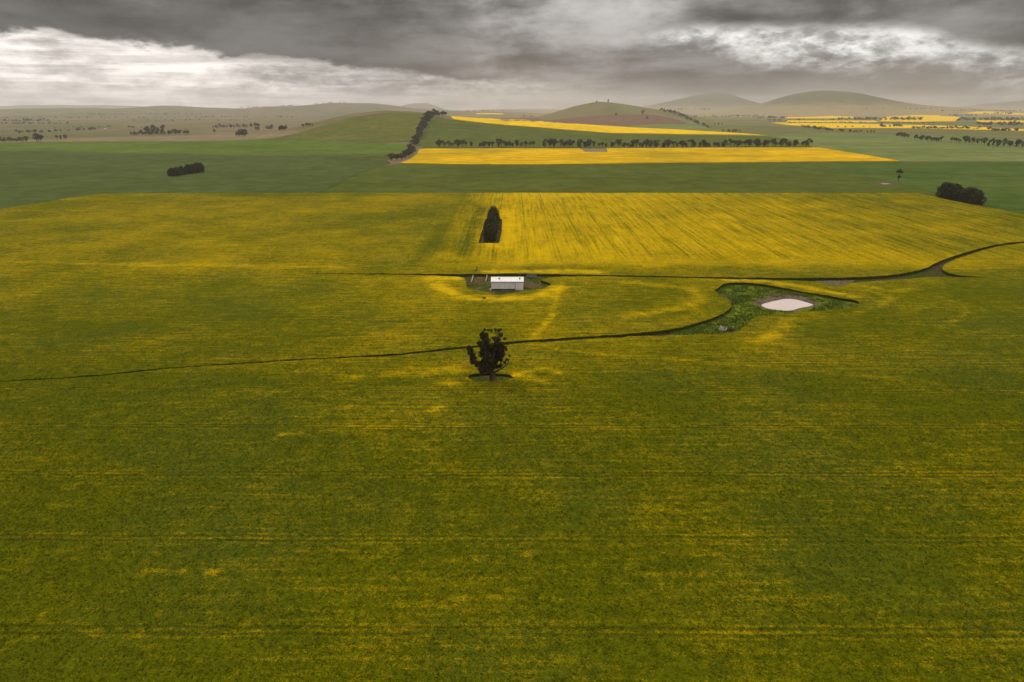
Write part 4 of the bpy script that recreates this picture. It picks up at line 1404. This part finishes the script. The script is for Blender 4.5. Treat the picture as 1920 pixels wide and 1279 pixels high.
small_dam = chaikin(G2([(1650, 344.6), (1656, 344.1), (1664, 344.1), (1671, 344.6), (1664, 345.2), (1655, 345.2)], .55), 2)
sheet('waterhole_bank', chaikin(G2([(1638, 343.4), (1648, 341.4), (1674, 341.6), (1684, 343.2), (1674, 346.2), (1650, 346.4)], .5), 2), [], lambda x, y: 6.0, flat(.52), M['bank'], label='bare earth bank of the tiny waterhole')
sheet('waterhole', small_dam, [], lambda x, y: 6.0, flat(.56), M['water'], label='tiny pale waterhole in the dark green wheat')


# ------------------------------------------------------------------ the old gum in the foreground paddock
def old_gum():
    base = hit(924, 717.5)
    base[2] += 0.45
    s = px_size(base) / math.cos(math.radians(22))          # metres per picture pixel for upright things
    o = empty('old_gum_tree', tuple(base))
    tag(o, 'lone dark old gum with upswept limbs in a grass ring', 'tree')

    def P(px, py, d=0.0):
        return (px - 924) * s * 0.93, d, (717.5 - py) * s
    trunk = tube([(0, 0, -.3), (0, 0, .25), P(923, 708), P(922, 702), P(921, 694)], [1.5, 1.05, .82, .78, .72], 10)
    flare = [tube([(0, 0, .7), (math.cos(a) * 1.1, math.sin(a) * 1.1, .15), (math.cos(a) * 2.0, math.sin(a) * 2.0, -.12)], [.42, .30, .08], 6) for a in (0.2, 1.4, 2.5, 3.6, 4.6, 5.6)]
    v, f = join_parts([trunk] + flare)
    obj('trunk', py_mesh('trunk', v, f, True), M['bark_pale'], o)
    limbs = [
        ([P(921, 697), P(914, 688, .5), P(908, 672, 1.0), P(908, 655, 1.2), P(909, 640, 1.0), P(910, 632, .8)], [.55, .46, .38, .28, .18, .07]),
        ([P(920, 696), P(905, 688, -.8), P(897, 684, -1.2), P(890, 680, -1.2), P(884, 671, -1.0), P(880, 660, -.8), P(877, 652, -.6)], [.42, .34, .30, .26, .2, .14, .05]),
        ([P(922, 697), P(924, 680, -1.0), P(926, 665, -1.6), P(931, 650, -1.4), P(934, 640, -1.0), P(938, 633, -.6)], [.50, .42, .34, .26, .18, .06]),
        ([P(923, 698), P(932, 685, 1.2), P(938, 668, 1.8), P(945, 655, 1.8), P(950, 647, 1.5)], [.42, .34, .26, .16, .05]),
        ([P(924, 702), P(932, 697, -.6), P(943, 690, -1.0), P(951, 684, -1.0), P(954, 677, -.8), P(955, 668, -.6)], [.36, .30, .24, .18, .12, .05]),
        ([P(921, 696), P(916, 680, 2.0), P(920, 660, 2.6), P(924, 645, 2.4)], [.34, .26, .18, .06]),
        ([P(920, 694), P(912, 678, -2.2), P(911, 660, -2.8), P(913, 645, -2.4)], [.34, .26, .18, .06]),
        ([P(910, 634, .8), P(906, 628, .9), P(913, 625.5, .6), P(919, 624.5, .4)], [.10, .07, .05, .03]),
        ([P(936, 638, -.8), P(930, 629, -.4), P(938, 624, -.2)], [.10, .06, .03]),
    ]
    for pts, r in limbs:
        lv, lf = tube(pts, r, 7)
        obj('limb', py_mesh('limb', lv, lf, True), M['bark'], o)
    C, R = [], []

    def clump(px, py, r, d=0.0):
        C.append(P(px, py, d))
        R.append(r * s * 1.12)
    for px, py, r in [(909, 637, 6.5), (911, 634, 6), (915, 639, 5.5), (905, 645, 6), (911, 647, 7.5), (904, 654, 5.5), (913, 656, 8), (909, 664, 8), (916, 667, 8.5), (905, 672, 7), (913, 678, 9), (903, 682, 7),
                      (908, 688, 8), (917, 688, 8), (899, 691, 4.5), (905, 696, 5.5), (912, 698, 5), (921, 676, 7)]:
        clump(px, py, r, random.uniform(-2.2, 2.2))
    for px, py, r in [(934, 637, 5.5), (939, 636, 4.5), (928, 642, 4), (933, 644, 6), (941, 645, 5), (946, 641, 3), (931, 652, 6.5), (938, 653, 7), (944, 654, 5), (933, 661, 7.5), (940, 663, 6.5), (930, 669, 7),
                      (937, 671, 6.5), (942, 668, 5), (929, 679, 6), (938, 679, 4.5), (926, 687, 5)]:
        clump(px, py, r, random.uniform(-2.2, 2.2))
    for px, py, r in [(922, 664, 6), (921, 652, 4), (924, 672, 7), (919, 682, 8), (928, 688, 6), (923, 693, 6), (915, 693, 6.5), (930, 663, 6), (925, 681, 7), (932, 692, 4)]:
        clump(px, py, r, random.uniform(-2.6, 2.0))
    for px, py, r in [(880, 656, 3.6), (883, 654, 4), (887, 659, 3.5), (882, 663, 3.5), (886, 668, 4.2), (890, 672, 4.2), (886, 677, 3.8), (893, 678, 4.5), (888, 682, 3.2), (896, 684, 4.2)]:
        clump(px, py, r, random.uniform(-1.6, -.4))
    for px, py, r in [(950, 676, 2.6), (946, 684, 2.6), (940, 686, 3.2), (937, 692, 2.4), (955, 672, 1.8), (952, 650, 2.0), (949, 657, 2.2), (906, 627, 2.6), (910, 625, 2.4), (917, 624.5, 2.0), (930, 625, 2.4), (936, 623, 2.6), (940, 622, 2.0), (923, 627, 1.8)]:
        clump(px, py, r, random.uniform(-1, 1))
    n0 = len(C)
    for _ in range(150):
        i = random.randrange(n0)
        d = Vector((random.gauss(0, 1), random.gauss(0, 1), random.gauss(0, 1))).normalized() * R[i] * random.uniform(.8, 1.25)
        C.append((C[i][0] + d.x, C[i][1] + d.y, C[i][2] + d.z))
        R.append(R[i] * random.uniform(.28, .48))
    obj('crown', crown_mesh('crown', C, R, 30000, 0.38, 0.95, 0.1), M['leaf_near'], o)


old_gum()

# ------------------------------------------------------------------ shearing shed and its yard
def shed():
    a = hit(921.3, 544)
    b = hit(981.3, 544)
    W = b[0] - a[0]
    yf = a[1]
    o = empty('shearing_shed', ((a[0] + b[0]) / 2, yf, 0.0))
    tag(o, 'long pale iron shearing shed with a white gabled roof on stumps', 'shed')
    D, H, RZ, Z0 = 7.4, 4.15, 5.25, 0.55
    hw = W / 2
    xs = hw - 15.0 * px_size(a)                 # seam between the long wall and the end bay
    wall_v = [(-hw, 0, Z0), (xs, 0, Z0), (xs, D, Z0), (-hw, D, Z0), (-hw, 0, H), (xs, 0, H), (xs, D, H), (-hw, D, H), (-hw, D / 2, RZ), (xs, D / 2, RZ)]
    wall_f = [(0, 1, 5, 4), (2, 3, 7, 6), (3, 0, 4, 8, 7), (1, 2, 6, 9, 5), (0, 3, 2, 1)]
    obj('wall', py_mesh('wall', wall_v, wall_f), M['iron_wall'], o)
    ev = [(xs + .01, -.10, .02), (hw, -.10, .02), (hw, D + .05, .02), (xs + .01, D + .05, .02), (xs + .01, -.10, H), (hw, -.10, H), (hw, D + .05, H), (xs + .01, D + .05, H), (xs + .01, D / 2, RZ - .02), (hw, D / 2, RZ - .02)]
    e = obj('end_bay', py_mesh('end_bay', ev, [(0, 1, 5, 4), (2, 3, 7, 6), (3, 0, 4, 8, 7), (1, 2, 6, 9, 5)]), M['iron_door'], o)
    e['label'] = 'lighter sliding door bay reaching down to the ground'
    obj('door_rail', bevel_box('door_rail', xs - .1, hw + .05, -.2, -.104, H - .34, H - .22, .01), M['dark_metal'], e)
    obj('door_post', bevel_box('door_post', xs - .08, xs + .05, -.18, -.104, .02, H - .36, .01), M['dark_metal'], e)
    ov = .28
    t = .07
    for sgn in (0, 1):
        y0 = -ov if sgn == 0 else D + ov
        sl = (RZ - H) / (D / 2)
        z0 = H - ov * sl + .03
        v = [(-hw - .2, y0, z0), (hw + .2, y0, z0), (hw + .2, D / 2, RZ + .03), (-hw - .2, D / 2, RZ + .03)]
        v += [(x, y, z + t) for x, y, z in v]
        f = [(0, 1, 2, 3), (7, 6, 5, 4), (0, 4, 5, 1), (1, 5, 6, 2), (2, 6, 7, 3), (3, 7, 4, 0)]
        r = obj('roof', py_mesh('roof', v, f), M['iron_roof'], o)
        obj('gutter', bevel_box('gutter', -hw - .22, hw + .22, (y0 - .14) if sgn == 0 else (y0 + .004), (y0 - .004) if sgn == 0 else (y0 + .14), z0 - .08, z0 + .05, .02), M['iron_door'], r)
    obj('ridge_cap', bevel_box('ridge_cap', -hw - .21, hw + .21, D / 2 - .2, D / 2 + .2, RZ + .085, RZ + .15, .02), M['iron_roof'], o)
    for px in (936, 974.5):
        x = (px - 951.3) * px_size(a)
        q, z = 1.9, H + (RZ - H) * (1.9 / (D / 2))
        parts = [tube([(x, q, z), (x, q, z + .5)], [.30, .30], 10)]
        vv, vf = join_parts(parts)
        ve = obj('roof_vent', py_mesh('roof_vent', vv, vf), M['dark_metal'], o)
        cv, cf = tube([(x, q, z + .503), (x, q, z + .58), (x, q, z + .68)], [.42, .42, .08], 10)
        obj('vent_cap', py_mesh('vent_cap', cv, cf), M['rust'], ve)
    nst = 9
    for i in range(nst):
        for yy in (.12, D - .25):
            x = -hw + .15 + (xs + hw - .4) * i / (nst - 1)
            obj('stump', bevel_box('stump', x - .11, x + .11, yy, yy + .22, -.05, Z0 + .02, .015), M['timber'], o)
    # steps on the yard end
    for k in range(3):
        obj('step', bevel_box('step', -hw - .35 - .3 * (2 - k) - .3, -hw - .35 - .3 * (2 - k) + .3, 1.2 + .0, 2.3, .02, .18 * (k + 1), .01), M['timber'], o)


shed()


def rail_fence(name, a, b, nposts, hgt, rails, mat, label, post_w=.09, rail_w=.05, rail_t=.12):
    a, b = np.array(a[:2]), np.array(b[:2])
    L = np.linalg.norm(b - a)
    ang = math.atan2(b[1] - a[1], b[0] - a[0])
    o = empty(name, (a[0], a[1], 0), ang)
    tag(o, label, 'fence')
    pm = bevel_box('post', -post_w, post_w, -post_w, post_w, -.2, hgt + .15, .015)
    for i in range(nposts):
        obj('post', pm, M[mat], o, (L * i / (nposts - 1), 0, random.uniform(-.06, .05)))
    rm = bevel_box('rail', -.1, L + .1, -rail_w, rail_w, -rail_t / 2, rail_t / 2, .01)
    for k in range(rails):
        obj('rail', rm, M[mat], o, (0, -post_w - rail_w - .003, hgt * (k + .7) / rails))


rail_fence('yard_fence', hit(883.5, 530.5), hit(887, 518.5), 6, 1.1, 3, 'pale_timber', 'pale bleached rail fence at the outer end of the yard')
rail_fence('yard_fence', hit(910.5, 529), hit(913.5, 517), 6, 1.1, 3, 'pale_timber', 'pale bleached rail fence between weedy pen and shed')
rail_fence('yard_fence', hit(911, 517.8), hit(990, 517.6), 14, 1.5, 5, 'timber', 'grey weathered rail fence behind the shed', .10, .04, .22)
rail_fence('yard_fence', hit(887, 518.2), hit(909, 517.9), 5, 1.2, 3, 'timber', 'grey low rail fence closing the weedy pen')


def ramp():
    a = hit(988, 522)
    o = empty('loading_ramp', (a[0], a[1], 0), math.radians(6))
    tag(o, 'grey timber loading ramp with slatted sides beside the shed', 'ramp')
    v = [(0, 0, .9), (0, 1.6, .9), (5.0, 1.6, .12), (5.0, 0, .12)]
    v += [(x, y, z + .12) for x, y, z in v]
    f = [(3, 2, 1, 0), (4, 5, 6, 7), (0, 1, 5, 4), (1, 2, 6, 5), (2, 3, 7, 6), (3, 0, 4, 7)]
    obj('deck', py_mesh('deck', v, f), M['timber'], o)
    for y in (-.06, 1.66):
        for i in range(4):
            x = .2 + 1.5 * i
            obj('post', bevel_box('post', x - .07, x + .07, y - .055, y + .055, -.1, 2.0 - .12 * i, .01), M['timber'], o)
        for k in range(3):
            vv, ff = tube([(0, y * 1.12, 1.15 + .35 * k), (5, y * 1.12, .55 + .35 * k)], [.10, .10], 4)
            obj('side_board', py_mesh('side_board', vv, ff), M['timber'], o)


ramp()


def drum():
    a = hit(919.8, 545.2)
    o = empty('steel_drum', tuple(a))
    tag(o, 'white steel drum standing at the shed corner', 'drum')
    prof = [(.29, 0), (.30, .02), (.30, .30), (.315, .32), (.30, .34), (.30, .60), (.315, .62), (.30, .64), (.30, .90), (.31, .93), (.29, .95)]
    v, f = [], []
    n = 16
    for r, z in prof:
        for k in range(n):
            v.append((r * math.cos(6.2832 * k / n), r * math.sin(6.2832 * k / n), z + .02))
    for i in range(len(prof) - 1):
        for k in range(n):
            f.append((i * n + k, i * n + (k + 1) % n, (i + 1) * n + (k + 1) % n, (i + 1) * n + k))
    obj('body', py_mesh('body', v, f, True), M['white_paint'], o)
    lv, lf = tube([(0, 0, .93), (0, 0, .955)], [.285, .285], 16)
    obj('lid', py_mesh('lid', lv, lf), M['white_paint'], o)


drum()


def dead_tree():
    a = hit(891, 514.5)
    s = px_size(a)
    o = empty('dead_tree', tuple(a))
    tag(o, 'small bare dead tree at the crop edge behind the pen', 'tree')
    v, f = tube([(0, 0, -.2), (.15, 0, 1.4), (.55, 0, 2.3), (.95, 0, 3.2), (1.0, 0, 4.4), (.85, 0, 5.2)], [.30, .26, .22, .16, .10, .03], 7)
    obj('trunk', py_mesh('trunk', v, f, True), M['bark'], o)
    for pts, r in [([(.2, 0, 1.7), (-.2, .1, 2.5), (-.5, .1, 2.9)], [.13, .09, .03]), ([(.95, 0, 3.2), (1.35, .1, 3.8), (1.3, .1, 4.5)], [.09, .06, .02]), ([(.6, 0, 2.4), (1.1, -.2, 2.6), (1.4, -.3, 3.1)], [.10, .06, .02])]:
        v, f = tube(pts, r, 6)
        obj('limb', py_mesh('limb', v, f, True), M['bark'], o)


dead_tree()


def bush(px, py, h, label):
    a = hit(px, py)
    o = empty('low_bush', tuple(a))
    tag(o, label, 'bush')
    v, f = join_parts([tube([(0, 0, -.1), (dx * .5, dy * .5, h * .4), (dx, dy, h * .7)], [.07, .05, .02], 5) for dx, dy in ((.4, .1), (-.5, .2), (.1, -.4), (-.1, .5))])
    obj('stem', py_mesh('stem', v, f, True), M['bark'], o)
    obj('foliage', crown_mesh('foliage', [(.4, .1, h * .6), (-.5, .2, h * .62), (.1, -.4, h * .5), (-.1, .5, h * .7), (0, 0, h * .75)], [h * .32] * 5, 420, .26, .8, .3), M['leaf_cyp'], o)


bush(908, 565.5, 2.1, 'small dark bush poking through the canola before the shed')


def scrap_heap():
    a = hit(1357, 621.5)
    s = px_size(a)
    # pale broken tank, open on top
    o = empty('broken_tank', (a[0], a[1] + .6, .12), math.radians(8))
    tag(o, 'pale chalky broken tank lying open in the dam grass', 'tank')
    n = 14
    v, f = [], []
    for r, z0 in ((1.25, 0), (1.25, 1), (1.12, 1), (1.12, 0)):
        for k in range(n):
            an = 6.2832 * k / n
            top = 1.05 + .55 * max(0, math.cos(an - 2.7)) + .25 * math.sin(5 * an)
            if math.sin(an) < -.2 and abs(math.cos(an)) < .75:
                top = .70 + .1 * math.sin(7 * an)
            v.append((r * math.cos(an), r * .8 * math.sin(an), (top if z0 else -.05)))
    for i in range(3):
        for k in range(n):
            f.append((i * n + k, i * n + (k + 1) % n, (i + 1) * n + (k + 1) % n, (i + 1) * n + k))
    shell = obj('shell', py_mesh('shell', v, f), M['old_white'], o)
    fv, ff = tube([(0, 0, -.04), (0, 0, .12)], [.95, .95], 14)
    obj('floor', py_mesh('floor', [(x, y * .8, z) for x, y, z in fv], ff), M['dark_metal'], o)
    # heap of old logs
    b = hit(1372, 622.5)
    o2 = empty('timber_heap', (b[0], b[1] + .6, .1), math.radians(4))
    tag(o2, 'dark brown heap of old logs beside the broken tank', 'log heap')
    for i in range(11):
        L = random.uniform(1.5, 3.4)
        z = [.18, .18, .18, .18, .45, .45, .45, .72, .72, .95, .3][i]
        y = [-.6, -.15, .3, .75, -.4, .1, .55, -.1, .3, .1, 1.0][i]
        x = random.uniform(-.4, .4) + (.3 if z < .3 else -.2)
        an = random.uniform(-.35, .35)
        v, f = tube([(x - math.cos(an) * L / 2, y - math.sin(an) * L / 2, z + random.uniform(-.06, .1)), (x, y, z), (x + math.cos(an) * L / 2, y + math.sin(an) * L / 2, z + random.uniform(-.1, .08))], [.17, .16, .13], 7)
        obj('log', py_mesh('log', v, f, True), M['rust' if i % 2 else 'bark'], o2)
    c = hit(1348.4, 620)
    o3 = empty('stone_block', (c[0], c[1], .05), .3)
    tag(o3, 'small white stone block beside the broken tank', 'stone')
    bm = bmesh.new()
    bmesh.ops.create_icosphere(bm, subdivisions=2, radius=.42)
    for w in bm.verts:
        w.co = Vector((max(-.3, min(.3, w.co.x)), max(-.26, min(.26, w.co.y)), (max(-.36, min(.36, w.co.z)) + .34) * 1.3))
        w.co += Vector((random.uniform(-.02, .02),) * 3)
    me = bpy.data.meshes.new('block')
    bm.to_mesh(me)
    bm.free()
    obj('block', me, M['old_white'], o3)


scrap_heap()

# far farm buildings, a few pixels each
def far_house(px, py, w, d, h, label, roof='far_roof'):
    p = hit(px, py)
    o = empty('farm_building', tuple(p), random.uniform(-.3, .3))
    tag(o, label, 'building')
    wv = [(-w / 2, -d / 2, -1), (w / 2, -d / 2, -1), (w / 2, d / 2, -1), (-w / 2, d / 2, -1), (-w / 2, -d / 2, h), (w / 2, -d / 2, h), (w / 2, d / 2, h), (-w / 2, d / 2, h), (-w / 2, 0, h * 1.4), (w / 2, 0, h * 1.4)]
    obj('wall', py_mesh('wall', wv, [(0, 1, 5, 4), (2, 3, 7, 6), (1, 2, 6, 9, 5), (3, 0, 4, 8, 7)]), M['far_wall'], o)
    rv = [(-w / 2 - .4, -d / 2 - .6, h - .1), (w / 2 + .4, -d / 2 - .6, h - .1), (w / 2 + .4, 0, h * 1.4 + .15), (-w / 2 - .4, 0, h * 1.4 + .15), (w / 2 + .4, d / 2 + .6, h - .1), (-w / 2 - .4, d / 2 + .6, h - .1)]
    obj('roof', py_mesh('roof', rv, [(0, 1, 2, 3), (3, 2, 4, 5)]), M[roof], o)


far_house(198.5, 243.6, 9, 8, 4, 'small pale farm building on the dry plain beside a grove')
for px, py, w in [(1848, 207.4, 30), (1872, 207.8, 36), (1888, 208, 26), (1902, 208.8, 30)]:
    far_house(px, py, w, 20, 9, 'tiny pale farm building high among the farthest trees')
for o in [q for q in scene.objects if q.name.startswith('farm_building') and 'farthest' in q.get('label', '')]:
    o['group'] = 'buildings among the farthest trees'

# ------------------------------------------------------------------ haze over the country
def build_haze():
    bx = 26500
    v, f = box(-29500, 29500, -900, 27500, -14, 470)
    me = py_mesh('haze', v, f)
    m = bpy.data.materials.new('haze')
    m.use_nodes = True
    m.node_tree.nodes.clear()
    T = NT(m.node_tree)
    out = T.new('ShaderNodeOutputMaterial')
    pv = T.new('ShaderNodeVolumePrincipled')
    pv.inputs['Color'].default_value = (0.91, 0.88, 0.885, 1)
    pv.inputs['Density'].default_value = 0.000046
    pv.inputs['Anisotropy'].default_value = 0.35
    T.l.new(pv.outputs[0], out.inputs['Volume'])
    o = obj('haze', me, m)
    tag(o, label='thin pale haze hanging over the whole plain', kind='stuff')


build_haze()
print('individual gums', n_ind)
